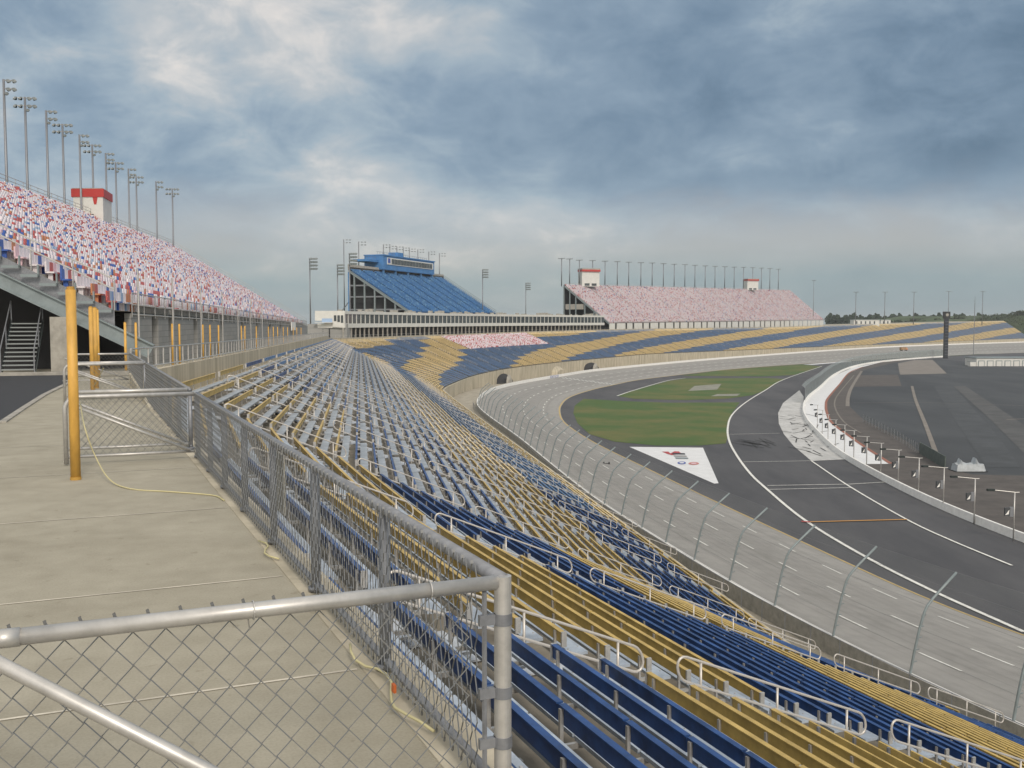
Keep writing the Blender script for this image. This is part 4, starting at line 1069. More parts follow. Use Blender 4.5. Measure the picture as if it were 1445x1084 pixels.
band.obox(Vector((0,0,0)), Vector((1,0,0)), Vector((0,1,0)), 0,.01,0,.01,0,.01)
lowb.build('lower_band', suite_w, su); uppb.build('upper_band', suite_w, su)
b = MB()
for i in range(i0, i1-bay, bay):
    a, c = Vector((Q[i][0], Q[i][1], 0))-O, Vector((Q[i+bay][0], Q[i+bay][1], 0))-O
    uu = (c-a); uu.z = 0; L = uu.length; uu.normalize(); n = Vector((-uu.y, uu.x, 0)); b.obox(a-Z*a.z-Z*O.z, uu, n, 0, L, 5, 5.2, -6, zb_)
b.build('back_wall', dark_m, su)
rv = MB()
for i in range(i0+3, i1-bay, 3):
    if random.random() < .62:
        a = Vector((Q[i][0], Q[i][1], 0))-O; uu = Vector((QD[i][0], QD[i][1], 0)); n = Vector((-uu.y, uu.x, 0)); hh = random.uniform(.3,1.1)
        rv.obox(a-Z*a.z-Z*O.z, uu, n, 0, random.uniform(.4,1.6), 2, 3.2, zt_, zt_+hh)
rv.build('roof_vents', dconc, su)
# left wing
a = Vector((Q[i0][0], Q[i0][1], 0))-O; a.z = 0; a -= Z*O.z; a += Z*2.0; zt_ -= 2.0; uu = Vector((-1,.04,0)); n = Vector((.0,1,0)); 
b = MB(); b.obox(a, uu, n, 0, 9.4, 0, 8, 0.4, zt_+.05); b.obox(a, uu, n, -.02, 3.8, 0.01, 8, -1.6, .4); b.obox(a, uu, n, 3.8, 6.5, 0.01, 8, -.6, .4); b.build('white_wing', suite_w, su)
for x0, x1 in ((.4,1.2),(1.5,2.3),(2.6,3.4)):
    b = MB(); b.obox(a, uu, n, x0, x1, -.05, 0, -.4+ (x0*.25), 2.1); b.build('window', glass_m, su)
b = MB(); b.obox(a, uu, n, 3.9, 7.2, -.12, -.06, -.1, 1.1); b.build('balcony_panel', s_lb, su)
b = MB(); b.obox(a, uu, n, 3.6, 9.3, -1.2, 0, -.25, -.1); b.build('balcony_floor', suite_w, su)
b = MB(); b.obox(a, uu, n, -.5, 12, 1, 8, -8, -.6); b.build('grey_base', block_m, su)
# ------------------------------------------------------------------ blue grandstand
hB = R(20); FB = Vector((-35, 345, 0))
SB = 1.14
BS, uB, bB, zzB = grandstand('grandstand', 'blue seated grandstand with press box behind the suites', FB, hB, 83, 24.4, (3.2,3.4), (18.3,18.6), 32, [bstand, bstand_l, bstand_d], [.72,.12,.16], aisle=9, nsingle=60, slabm=bstand_d)
O = BS.location
P0 = Vector((FB.x, FB.y, 0)); bw = bB*24.4
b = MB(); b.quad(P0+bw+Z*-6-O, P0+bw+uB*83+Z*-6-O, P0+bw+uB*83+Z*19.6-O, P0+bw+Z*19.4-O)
b.quad(P0+uB*3+bB*1.5+Z*-6-O, P0+bw+uB*3+Z*-6-O, P0+bw+uB*3+Z*18-O, P0+uB*3+bB*1.5+Z*3.4-O); b.build('back_and_shade_walls', dark_m, BS)  # second sheet is added, dark for the shade under the near end
b = MB(); b.obox(P0+bw-O, uB, bB, 0, 83, .0, .3, 18.4, 20.3); b.build('parapet', dconc, BS)
b = MB(); e_ = P0+uB*83; b.add([e_+Z*-6-O, e_+bw+Z*-6-O, e_+bw+Z*18.6-O, e_+Z*3.3-O],[(0,1,2,3)]); b.build('end_wall', dconc, BS)
b = MB(); d3 = (bw+Z*15.1); Lr = d3.length; d3.normalize(); up = (Z-d3*Z.dot(d3)).normalized(); ibeam(b, P0-uB*.3+Z*2.5-O, d3, up, uB, Lr, h=.8, fw=.4)
for h in (.6,1.3): b.tube([P0+uB*83+Z*(3.3+h)-O, P0+uB*83+bw+Z*(18.6+h)-O], .09, 5)
b.build('raker_beam', steel_g, BS)
for s in (6, 10, 14, 18, 22, 24.2):
    q = MB(); q.obox(P0+bB*s-uB*.1-O, uB, bB, -.25,.25,-.25,.25, -6, 2.6+15.1*s/24.4); q.build('steel_column', steel_g if s != 24.2 else bstand, BS)
b = MB(); 
for zc in (4, 8.5, 12.5): b.obox(P0-O, uB, bB, 0, .3, (zc-2.6)/15.1*24.4, 24.4, zc, zc+.5)
b.tube([P0+bw*1.32+Z*-2-O, P0+bw+Z*7-O], .2, 5); b.build('cross_beams', galv_d, BS)
# press box
pbx = empty('press_box', Vector((0,0,0)), 'blue press box with a strip of windows crowning the blue grandstand', 'press box')
c0 = P0+bB*22.5+uB*23; pbx.location = Vector((c0.x, c0.y, 17)); zz_ = Z
b = MB(); b.obox(Vector((0,0,0)), uB, bB, 0, 46, 0, 8, 2.6, 7.8); b.obox(Vector((0,0,0)), uB, bB, -.2, 46.2, -.4, 8.2, 7.8, 8.2); b.build('body', bstand, pbx)
for s in (1, 11, 22, 34, 44.5): q = MB(); q.obox(Vector((0,0,0)), uB, bB, s, s+.6, .3, 1.2, -1.5, 2.6); q.build('column', bstand_d, pbx)
q = MB(); q.obox(Vector((0,0,0)), uB, bB, 3, 44.5, -.25, 0, 4.6, 7.2); q.build('window_surround', suite_w, pbx)
for j in range(14): q = MB(); q.obox(Vector((0,0,0)), uB, bB, 6.4+j*2.65, 6.4+j*2.65+2.35, -.35, -.25, 4.9, 6.8); q.build('window', glass_m, pbx)
q = MB(); q.obox(Vector((0,0,0)), uB, bB, 3.4, 5.2, -.35, -.25, 5.2, 6.9); q.build('emblem_panel', blued, pbx)
q = MB(); q.obox(Vector((0,0,0)), uB, bB, -9, 0, 2, 8, 5.2, 6.0); q.obox(Vector((0,0,0)), uB, bB, 16, 21, 2, 6, 8.2, 10); q.build('roof_deck', bstand, pbx)
q = MB()
for s in np.arange(-9, 46, 2): q.tube([uB*s+bB*3+Z*(6 if s < 0 else 8.2), uB*s+bB*3+Z*(7.2 if s < 0 else 9.4)], .05, 4)
for z, s0, s1 in ((7.2,-9,0),(9.4,0,45)): q.tube([uB*s0+bB*3+Z*z, uB*s1+bB*3+Z*z], .05, 4)
q.build('roof_rail', galv_d, pbx)
for o in (BS, pbx):
    l = o.location; o.scale = (SB,)*3; o.location = (l.x*SB, l.y*SB, l.z*SB+EYE)
# ------------------------------------------------------------------ right grandstand
FR = Vector((54, 550, 0)); hR = math.atan2(211, 292)
RS, uR, bR, zzR = grandstand('grandstand', 'wide grandstand of pink-looking red and white seats behind the far bowl', FR, hR, 360, 30.2, (1.3,3.3), (23.0,29.0), 40, [s_white, s_red, s_pink, s_blue], [.62,.10,.25,.03], pitch=.8, aisle=24, nsingle=60)
O = RS.location; P0 = Vector((FR.x, FR.y, 0)); RR = 30.2; bw = bR*RR; LR = 360
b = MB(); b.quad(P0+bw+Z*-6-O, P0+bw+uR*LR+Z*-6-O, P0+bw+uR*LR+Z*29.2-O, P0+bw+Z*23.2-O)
b.quad(P0+uR*6+bR*3+Z*-6-O, P0+bw*.7+uR*6+Z*-6-O, P0+bw*.7+uR*6+Z*14.5-O, P0+uR*6+bR*3+Z*1.5-O); b.build('back_and_shade_walls', dark_m, RS)  # back, plus an added dark sheet painted as shade beneath the seats
b = MB(); ibeam(b, P0-uR*.3+Z*.4-O, (bw+Z*21.7).normalized(), Z, uR, (bw+Z*21.7).length, h=.9, fw=.5); b.build('raker_beam', steel_g, RS)
for s in (10, 16, 22, 26, 30): q = MB(); q.obox(P0+bR*s-uR*.1-O, uR, bR, -.25,.25,-.3,.3, -6, .4+21.7*s/RR); q.build('steel_column', steel_g, RS)
q = MB(); q.obox(P0-O, uR, bR, 0, 8, 17, 29, 4.5, 5.0); q.obox(P0-O, uR, bR, 0, .3, 17, 29, 9, 12); q.build('landing', dconc, RS)
s = 0; j = 0
while s < LR-6:
    L = (6.0, 9.5)[j % 2]; f = s/LR; q = MB()
    q.obox(P0-O, uR, bR, s, s+L, -.1, .3, -3.5+f*1.2, 1.2+f*2.0); q.build('wall_panel', suite_w, RS); s += L+2.2; j += 1
b = MB(); b.tube([P0+Z*2.1-O, P0+uR*LR+Z*4.1-O], .06, 4); b.tube([P0+bw+Z*23.9-O, P0+bw+uR*LR+Z*29.9-O], .08, 4); b.build('perimeter_rail', galv, RS)
for px0, wd, hh, lab in ((819, 13.0, 10.5, 'larger white booth with red roof trim atop the right grandstand'), (1053, 11.5, 9.0, 'smaller white booth with red roof trim atop the right grandstand')):
    best = min(np.arange(0, 360, 1), key=lambda s: abs(pxof(*(P0+bw+uR*s)[:2], 24)-px0)); p = P0+bw+uR*float(best)-bR*1.0
    booth(p, (uR*.35+Vector((1,0,0))*.65).normalized(), (bR*.35+Vector((0,1,0))*.65).normalized(), wd*.85, 6, hh, lab, 22.4+6*best/360)
xt = [100,150,197,262,322,381,437,496,551,605,657,709,758,808,856,903,949,994,1038,1080,1122,1163]
yt = [88,90,96,98,101,103,106,108,110,113,116,118,121,124,126,128,130,131,133,135,137,140]
for j, (x, y) in enumerate(zip(xt, yt)):
    px, py = 760+x/3.44, 340+(y-4)/3.44
    best = min(np.arange(0, 362, .5), key=lambda s: abs(pxof(*(P0+bw*1.05+uR*s)[:2], 24)-px)); p = P0+bw*1.05+uR*float(best)
    zt2 = EYE-Dof(py, p.y); Hp = round(zt2-22.2-6*max(0,float(best))/360); pole('tee', Hp, Vector((p.x, p.y, zt2-Hp)), R(-20), '%s light pole from the left behind the right grandstand' % ordn(j+1), 'light poles behind the right grandstand', 1.9)
# ------------------------------------------------------------------ other light poles
misc = [(485,338,'flag',395,-3,'light pole left of the blue grandstand, tallest of the pair there'),(506,341,'flag',372,14,'light pole just left of the blue press box'),
        (437,364,'tower',300,-3,'leftmost four-row lamp tower beside the suites'),(476,373,'tower',330,-3,'second four-row lamp tower left of the blue grandstand'),(493,357,'tower',300,-3,'four-row lamp tower standing before the blue grandstand'),
        (541,345,'flag',366,20,'first of five light poles over the press box'),(550,347,'flag',376,20,'second of five light poles over the press box'),(560,348,'flag',384,20,'third of five light poles over the press box'),(569,349.5,'flag',392,20,'fourth of five light poles over the press box'),(577.5,351,'flag',400,20,'fifth of five light poles over the press box'),
        (589.5,352,'flag',408,18,'light pole at the right end of the press box'),(605,355,'flag',418,18,'middle light pole on the right of the blue grandstand top'),(620,357.5,'flag',430,18,'rightmost light pole on the blue grandstand top'),
        (681,380,'tower',470,-3,'lamp tower right of the blue grandstand'),(742,399,'tower',560,-3,'lamp tower between the two far grandstands'),
        (1148.5,395.5,'tee',830,-3,'light pole above the right slope of the pink seats')]
for px, py, kind, Y, zb, lab in misc:
    if 360 < Y < 440 or Y < 340: Y *= 1.14
    if zb > 10: zb = 19
    if 'over the press box' in lab or 'right end of the press' in lab: Y *= 1.09; zb = 29
    elif 'blue grandstand top' in lab or 'rightmost' in lab: Y *= 1.05
    ray = PX(px, py, 1.0 if py > 454 else -1.0); X = ray.x/ray.y*Y; zt2 = EYE-Dof(py, Y); H = max(5, zt2-zb); pole(kind, H, Vector((X, Y, zt2-round(H))), R(-5), lab, 'light poles round the speedway', 1.6)
for j, (px, py) in enumerate([(1208,412),(1249,412),(1290,412),(1339,411),(1387,411)]):
    Y = 900+j*25; ray = PX(px, py, -1.0); zt2 = EYE-Dof(py, Y); pole('tee', 34, Vector((ray.x/ray.y*Y, Y, zt2-34)), R(-15), '%s of five light poles beyond the far bowl' % ordn(j+1), 'light poles beyond the far bowl', 2.4)
# ------------------------------------------------------------------ pit wall, pit poles, pylon etc.
pw = [PX(*p, 24) for p in PWP]; PW = resample([tuple(p) for p in pw], 3, 3); PD, PN = normals(PW)
pwr = empty('pit_wall', tuple(PW[20]), 'white curved pit wall sweeping between pit road and paddock', 'wall'); b = MB()
for i in range(len(PW)-1):
    a, c = PW[i], PW[i+1]; na, nc = PN[i], PN[i+1]
    def q(p, n, o, z): return (p[0]+n[0]*o, p[1]+n[1]*o, ZI+z)
    b.quad(q(a,na,.3,0), q(a,na,.16,.95), q(c,nc,.16,.95), q(c,nc,.3,0)); b.quad(q(a,na,-.16,.95), q(a,na,-.3,0), q(c,nc,-.3,0), q(c,nc,-.16,.95)); b.quad(q(a,na,.16,.95), q(a,na,-.16,.95), q(c,nc,-.16,.95), q(c,nc,.16,.95))
under(b.build('barrier', white_p), pwr)
i_s = min(range(len(PW)), key=lambda i: abs(pxof(PW[i][0], PW[i][1], ZI)-1135)+(0 if PW[i][1] > 290 else 1e5))
pf = empty('pit_catch_fence', (PW[i_s][0], PW[i_s][1], ZI), 'tall grey-green mesh fence along the far curve of the pit wall', 'fence'); b = MB(); c_ = MB()
for n_, i in enumerate(range(i_s, len(PW)-2)):
    a, c = Vector((PW[i][0], PW[i][1], ZI+.95)), Vector((PW[i+1][0], PW[i+1][1], ZI+.95)); na, nc = Vector((*PN[i],0)), Vector((*PN[i+1],0))
    b.quad(a, a+Z*3.6, c+Z*3.6, c); b.quad(a+Z*3.6, a+Z*4.3+na*.9, c+Z*4.3+nc*.9, c+Z*3.6)
    if n_ % 2 == 0: q = MB(); q.tube([a-Z*.9, a+Z*3.6, a+Z*4.4+na*1.0], .09, 5); under(q.build('fence_post', galv_d), pf)
under(b.build('netting', net_pit), pf)
ppt = [(1427,753),(1371.5,729),(1328,710),(1293,693),(1264.5,679),(1240,667),(1220,655.5),(1202,645),(1189,635),(1176.5,626),(1166,617),(1158,609),(1151,600)]
pp = empty('pit_light_pole', (0,0,0), 'tmp', 'pit light pole', 'light poles along the pit wall')
b = MB(); b.tube([Z*0, Z*5.4], .075, 8); b.build('pole', galv, pp, smooth=True)
b = MB(); b.tube([Z*5.4, Vector((-2.2,.3,5.6))], .05, 6); b.tube([Z*5.38, Vector((.5,0,5.4))], .05, 6); b.build('arm', galv, pp)
b = MB(); b.box(-2.9,-2.1,.1,.45,5.5,5.72); b.build('lamp', lamp_m, pp)
b = MB(); b.box(-1.05,-.5,-.12,.12,2.8,3.7); b.build('speaker_box', mat('dark_grey_box', (.06,.065,.07), .6), pp)
b = MB(); b.box(-.5,-.1,-.06,.06,2.7,3.8); b.box(-.1,0,-.03,.03,2.9,3.0); b.box(-.1,0,-.03,.03,3.6,3.7); b.build('number_panel', galv_d, pp)
b = MB(); b.add([(-1.05,-.13,2.9),(-.65,-.13,3.0),(-.6,-.13,3.5),(-.75,-.13,3.3)],[(0,1,2,3)]); b.build('white_mark', white_p, pp)
pch = [(c, []) for c in kids(pp)]
for j, (px, py) in enumerate(ppt):
    p = PX(px, py-4, 23.1); p = PX(px, py, 24-.95); p.z = ZI
    n = Vector((.5,.5,0)); p = p+Vector((.5,.5,0))
    lab = '%s pit light pole from the right, behind the white pit wall' % ordn(j+1)
    if j == 0: pp.location = p; pp['label'] = lab
    else: copy_tree(pp, pch, p, R(4*j), lab)
pcw = PX(1200,684,24)
py_ = empty('scoring_pylon', PX(1334,506,24), 'tall black scoring pylon at the far end of pit road', 'scoring pylon')
b = MB(); b.box(-1.2,1.2,-1.0,1.0,0,26.5); b.build('tower', mat('pylon_panel', (.010,.013,.022), .4), py_)
b = MB(); b.box(-2.0,2.0,-1.2,1.2,26,30.5); b.build('head', black_m, py_)
b = MB(); b.tube([(0,-1.3,28.4),(0,-1.2,28.4)], 1.0, 16); b.build('clock_face', dconc, py_)
b = MB()
for j in range(12): b.box(-1.0,1.0,-1.06,-1.0,2.5+j*1.95,2.5+j*1.95+.14)
b.build('panel_seams', galv_d, py_)
p = PX(1373.5,505,24); b = MB(); H = 40.5; b.tube([Z*0, Z*H*.9], .22, 6); b.tube([Z*H*.9, Z*H], .1, 5); b.tube([Vector((-.8,0,H*.93)), Vector((.4,0,H*.93))], .12, 5); o = b.build('flag_pole', galv_d); o.location = p; tag(o, 'tall bare mast right of the black scoring pylon', 'mast')
gr = empty('garage_building', PX(1378,517,24), 'long white garage building with arched doors at the right edge', 'garage')
b = MB(); u_ = Vector((1,.06,0)).normalized(); n_ = Vector((-.06,1,0)).normalized(); b.obox(Vector((0,0,0)), u_, n_, 0, 60, 0, 12, 0, 4.3); b.build('walls', suite_w, gr)
b = MB(); b.obox(Vector((0,0,0)), u_, n_, -.4, 60.4, -.5, 12.4, 4.3, 4.75); b.build('roof', steel_g, gr)
for j in range(12): b = MB(); b.obox(Vector((0,0,0)), u_, n_, .8+j*4.9, 4.4+j*4.9, -.12, 0, 0, 3.1); o = b.build('door_frame', steel_g, gr); b = MB(); b.obox(Vector((0,0,0)), u_, n_, 1.2+j*4.9, 4.0+j*4.9, -.2, -.12, 0, 2.7); b.build('door_panel', suite_w, o)
sh = empty('small_shed', PX(1369,517,24), 'tiny white shed left of the garage building', 'shed'); b = MB(); b.box(0,3.2,0,3,0,2.4); b.build('walls', suite_w, sh); b = MB(); b.box(-.15,3.35,-.15,3.15,2.4,2.6); b.build('roof', steel_g, sh)
# covered object (tarped trailer) in the paddock
tp_ = empty('covered_equipment', PX(1366,665,24), 'equipment under a pale wrinkled two-peaked tarpaulin in the paddock', 'covered equipment')
b = MB(); nx, ny = 14, 8; vs = []
for i in range(nx+1):
    for j in range(ny+1):
        x = -2.1+4.2*i/nx; y = -1.2+2.4*j/ny; e1 = min(i, nx-i)/nx; e2 = min(j, ny-j)/ny
        z = 0 if (i in (0, nx) or j in (0, ny)) else 1.15+.35*math.sin(i*.9)*math.cos(j*1.3)*.4
        if i in (3,) and 2 <= j <= 6: z += .75
        if i in (10,) and 2 <= j <= 6: z += .9
        vs.append((x+random.uniform(-.05,.05), y, z+random.uniform(-.06,.06) if z else 0))
b.add(vs, [(i*(ny+1)+j, (i+1)*(ny+1)+j, (i+1)*(ny+1)+j+1, i*(ny+1)+j+1) for i in range(nx) for j in range(ny)])
b.build('tarpaulin', mat('pale_tarpaulin', (.34,.37,.39), .5, var=.15, scale=1.5), tp_)
b = MB(); b.box(-2.2,2.2,-1.3,1.3,.03,.14); b.build('pallet', black_m, tp_)
tp_.scale = (1.15,1.1,1.05)
# wire fence in the paddock
pfn = empty('paddock_fence', PX(1232,600,24), 'low dark wire fence beside the paddock asphalt', 'fence'); O = pfn.location
PP = [PX(*p, 24) for p in [(1218,596),(1240,607),(1262,619),(1283,633),(1297,641)]]; b = MB()
for a, c in zip(PP[:-1], PP[1:]):
    for f in (0,.2,.4,.6,.8): p = a.lerp(c, f)-O; q = MB(); q.tube([p, p+Z*1.9], .05, 5); q.build('fence_post', galv_d, pfn)
    b.quad(a-O, c-O, c+Z*1.9-O, a+Z*1.9-O)
b.build('netting', net_low, pfn)
p = [PX(1297,640,24), PX(1333,662,24)]; b = MB(); uu = (p[1]-p[0]); L = uu.length; uu.normalize(); b.obox(Vector((0,0,0)), uu, Vector((-uu.y,uu.x,0)), 0, L, 0, .15, 0, 2.1)
o = b.build('green_screen_fence', mat('green_windscreen', (.085,.105,.095), .8, var=.2, scale=1)); o.location = p[0]; tag(o, 'grey-green fabric screen fence at the paddock corner', 'screen fence')
# tan service truck on the far track
i_t = min(range(NW), key=lambda i: abs(pxof(WALL[i][0], WALL[i][1], -19)-1290)+(0 if WALL[i][1] > 400 else 1e5)); p = Vector(trk(i_t, .3)); q = PX(1274.5,495,21.5)
tr = empty('service_truck', q, 'tiny tan service truck parked on the far track', 'truck'); tr.rotation_euler = (0,0,R(20))
b = MB(); b.box(-2.6,2.0,-1,1,.6,2.6); b.build('cargo_body', mat('tan_truck_paint', (.30,.19,.10), .5), tr)
b = MB(); b.box(2.0,3.4,-.95,.95,.6,1.6); b.box(2.0,2.8,-.9,.9,1.6,2.3); b.build('cab', s_or, tr)
for x in (-1.6,2.5): b = MB(); b.tube([(x,-1.05,.45),(x,1.05,.45)], .45, 12); b.build('wheel', black_m, tr)
b = MB(); c = PX(854,682.5,22); hd_ = Vector((.9,.1,0))
ii = min(range(NW), key=lambda i: abs(pxof(*trk(i,.62))-854)+(0 if 60 < WALL[i][1] < 200 else 1e5)); c = Vector(trk(ii,.62)); 
b.obox(Vector((0,0,0)), Vector((1,0,0)), Vector((0,1,0)), -.35,.35,-.1,.1,.02,.1); b.tube([(-.55,0,.1),(-.3,0,.1)], .22, 8); b.tube([(.3,0,.1),(.55,0,.1)], .22, 8)
o = b.build('small_dark_object', black_m); o.location = c; tag(o, 'small dark object lying on the grey track', 'debris')  # small two-lobed dark shape lying on the track
# utility buildings far behind the bowl
for (px0, px1, Y, lab) in ((1205,1241,900,'long low white building beyond the far bowl'), (1243,1257,930,'short white building right of the long low one')):
    r0 = PX(px0,450,-1); X0 = r0.x/r0.y*Y; r1 = PX(px1,450,-1); X1 = r1.x/r1.y*Y
    rt = empty('low_building', Vector((X0, Y, -4)), lab, 'building'); b = MB(); b.box(0, X1-X0, 0, 10, 0, 7.6); b.build('walls', suite_w, rt); b = MB(); b.box(-.3, X1-X0+.3, -.4, 10.4, 7.6, 8.1); b.build('roof', steel_g, rt)
    b = MB()
    for s in np.arange(2, X1-X0-2, 4): b.box(s, s+1.2, -.05, 0, 4, 6.5)
    b.build('window', glass_m, rt)
# hill at far right
b = MB(); n = 24; H0 = seatT[-1]; nx_ = (seatT[-1]-seatB[-1]).normalized(); ux = (seatT[-1]-seatT[-2]).normalized(); ux.z = 0
vs = []
for i in range(n+1):
    for j in range(n+1):
        a = 1.5+i*9; c = -40+j*9; p = seatB[-1]+ux*a+nx_*(c+40)
        tt = max(0, min(1, (c+40)/42)); z = -21+tt*(22+min(a, 60)*.12)+1.2*math.sin(i*.8)*math.sin(j*.6)*tt
        vs.append((p.x, p.y, z))
b.add(vs, [(i*(n+1)+j, (i+1)*(n+1)+j, (i+1)*(n+1)+j+1, i*(n+1)+j+1) for i in range(n) for j in range(n)])
o = b.build('grassy_hill', gnd_m, smooth=True); o['kind'] = 'structure'
# ------------------------------------------------------------------ trees
def tree_protos():
    out = []
    for v in range(4):
        rr = random.Random(50+v); b = MB(); H = (9, 11, 8, 12)[v]
        cl = [(rr.uniform(-.36,.36)*H*.8, rr.uniform(-.36,.36)*H*.8, H*rr.uniform(.35,.82), H*rr.uniform(.16,.30)) for _ in range(10)]
        for (x, y, z, r_) in cl:
            for _ in range(95):
                th, ph = rr.uniform(0, 6.283), math.acos(rr.uniform(-1,1)); q = r_*rr.uniform(.65,1.08)
                c = Vector((x+q*math.sin(ph)*math.cos(th), y+q*math.sin(ph)*math.sin(th), z+q*math.cos(ph)*.8)); s = rr.uniform(.3,.62)
                d1 = Vector((rr.uniform(-1,1), rr.uniform(-1,1), rr.uniform(-1,1))).normalized(); d2 = d1.cross(Vector((rr.uniform(-1,1), rr.uniform(-1,1), 1))).normalized()
                b.quad(c-d1*s, c-d2*s, c+d1*s, c+d2*s)
        cm = b.mesh('crown', leaf1 if v % 2 == 0 else leaf2); t = MB(); t.tube([Z*0, Z*H*.6], .32, 7, r2=.12)
        for (x, y, z, r_) in cl[:4]: t.tube([Z*H*.3, Vector((x, y, z))], .14, 5, r2=.05)
        out.append((cm, t.mesh('trunk', bark_m), H))
    return out
TP = tree_protos()
def tree(px, ytop, Y, v, label):
    cm, tm, H = TP[v]; r = PX(px, 450, -1); X = r.x/r.y*Y; zt2 = EYE-Dof(ytop, Y); sc = max(1.0, (zt2+9)/H) if Y > 1000 else 1.0
    o = empty('tree', Vector((X, Y, zt2-H*sc*1.0)), label, 'tree', 'trees on the horizon beyond the track'); o.scale = (sc*1.15, sc*1.15, sc); o.rotation_euler = (0,0,random.uniform(0,6))
    part('crown', cm, o); part('trunk', tm, o)
xs = list(np.arange(1172, 1450, 4.6))
for j, px in enumerate(xs):
    base = np.interp(px, [1172,1185,1200,1215,1240,1290,1320,1345,1365,1400,1425,1445],[446.5,446,449.5,448.5,451,449,450,444.5,447,445.5,443,437.5])
    tree(px+random.uniform(-1.5,1.5), base+random.uniform(-.8,1.2), random.uniform(1150,1400) if px < 1425 else random.uniform(1220,1280), random.randrange(4), '%s tree from the left in the dark line on the right horizon' % ordn(j+1) if j < 45 else 'dark tree near the right end of the horizon line')
# back-row tree mass so that the line reads closed
b = MB(); rr = random.Random(3)
for _ in range(9000):
    px = rr.uniform(1168,1520); Y = rr.uniform(1300,1420); r = PX(px,450,-1); X = r.x/r.y*Y; zt2 = -8+ (17.5+1.8*math.sin(px*.21)+1.5*math.sin(px*.57)+1.6*math.sin(px*1.3+1)*math.sin(px*.4))*rr.random()**.6
    c = Vector((X, Y, zt2)); s = rr.uniform(.9,2.2); d1 = Vector((rr.uniform(-1,1), rr.uniform(-.4,.4), rr.uniform(-1,1))).normalized(); d2 = d1.cross(Vector((0,1,.3))).normalized(); b.quad(c-d1*s, c-d2*s, c+d1*s, c+d2*s)
o = b.build('distant_woodland', leaf1); tag(o, 'dark far-off woodland along the right horizon', 'woodland', kind='stuff')
# shrubs on hill
b = MB()
for _ in range(3500):
    a, c = rr.uniform(2,60), rr.uniform(10,80); p = seatB[-1]+ux*a+nx_*c; tt = max(0, min(1, c/42)); z = -21+tt*(22+min(a,60)*.12)+rr.uniform(.1,2.6)
    cc = Vector((p.x,p.y,z)); s = rr.uniform(.3,.8); d1 = Vector((rr.uniform(-1,1), rr.uniform(-1,1), rr.uniform(-1,1))).normalized(); d2 = d1.cross(Z).normalized(); b.quad(cc-d1*s, cc-d2*s, cc+d1*s, cc+d2*s)
o = b.build('hill_undergrowth', leaf2); tag(o, 'low green undergrowth covering the hill at the right edge', 'undergrowth', kind='stuff')
# pink seats in the bowl
P = []; U = []; Bv = []
for (k, r) in seatsP:
    p0, u, w, L = bench_frame(k, r); s = GAP
    while s < L-GAP: P.append(p0+u*s+w*.2); U.append(u); Bv.append(-w); s += .6
if P:
    P = np.array([tuple(p) for p in P]); U = np.array([tuple(p) for p in U]); Bv = np.array([tuple(p) for p in Bv]); ci = rng.choice(3, len(P), p=[.5,.2,.3])
    o = seat_mesh_np(P, U, Bv, ci, 'pink_seat_block', [s_white, s_red, s_pink], None); tag(o, 'patch of pink and white seats among the far gold benches', 'seats', kind='stuff')
# ------------------------------------------------------------------ thin haze
hb = MB(); hb.box(-4200, 6200, -700, 9200, ZI-1.4, 60)
hz_m = bpy.data.materials.new('thin_haze'); hz_m.use_nodes = True; hn = hz_m.node_tree
for n in list(hn.nodes):
    if n.type == 'BSDF_PRINCIPLED': hn.nodes.remove(n)
pv = nd(hn,'ShaderNodeVolumePrincipled'); pv.inputs['Color'].default_value = (.80,.86,.90,1); pv.inputs['Density'].default_value = .00012
hn.links.new(pv.outputs[0], hn.nodes['Material Output'].inputs['Volume'])
o = hb.build('haze', hz_m); o['kind'] = 'stuff'
# ------------------------------------------------------------------ light and sky
SUN_EL, SUN_AZ = R(34), R(160)      # azimuth clockwise from +Y
sd = Vector((math.sin(SUN_AZ)*math.cos(SUN_EL), math.cos(SUN_AZ)*math.cos(SUN_EL), math.sin(SUN_EL)))
ld = bpy.data.lights.new('sun', 'SUN'); ld.energy = 1.5; ld.angle = R(12); ld.color = (1,.90,.78); lo = bpy.data.objects.new('sun', ld); COL.objects.link(lo)
lo.rotation_euler = (-sd).to_track_quat('-Z', 'Y').to_euler()
w = bpy.data.worlds.new('World'); scn.world = w; w.use_nodes = True; nt = w.node_tree
for n in list(nt.nodes): nt.nodes.remove(n)
out = nd(nt,'ShaderNodeOutputWorld'); bg = nd(nt,'ShaderNodeBackground'); bg.inputs[1].default_value = .1; nt.links.new(bg.outputs[0], out.inputs[0])
sky = nd(nt,'ShaderNodeTexSky'); sky.sky_type = 'NISHITA'; sky.sun_disc = False; sky.sun_elevation = SUN_EL; sky.sun_rotation = SUN_AZ
tc = nd(nt,'ShaderNodeTexCoord'); sx = nd(nt,'ShaderNodeSeparateXYZ'); nt.links.new(tc.outputs['Generated'], sx.inputs[0])
def M(op, a, b=None, c=None, clamp=False):
    n = nd(nt,'ShaderNodeMath', operation=op); n.use_clamp = clamp
    for i_, v in enumerate((a, b, c)):
        if v is None: continue
        if isinstance(v, (int, float)): n.inputs[i_].default_value = v
        else: nt.links.new(v, n.inputs[i_])
    return n.outputs[0]
def ramp(fac, els, interp='LINEAR'):
    n = nd(nt,'ShaderNodeValToRGB'); n.color_ramp.interpolation = interp; e = n.color_ramp.elements
    while len(e) < len(els): e.new(.5)
    for x, (p, c) in zip(e, els): x.position = p; x.color = (*c, 1) if len(c) == 3 else c
    nt.links.new(fac, n.inputs[0]); return n.outputs[0]
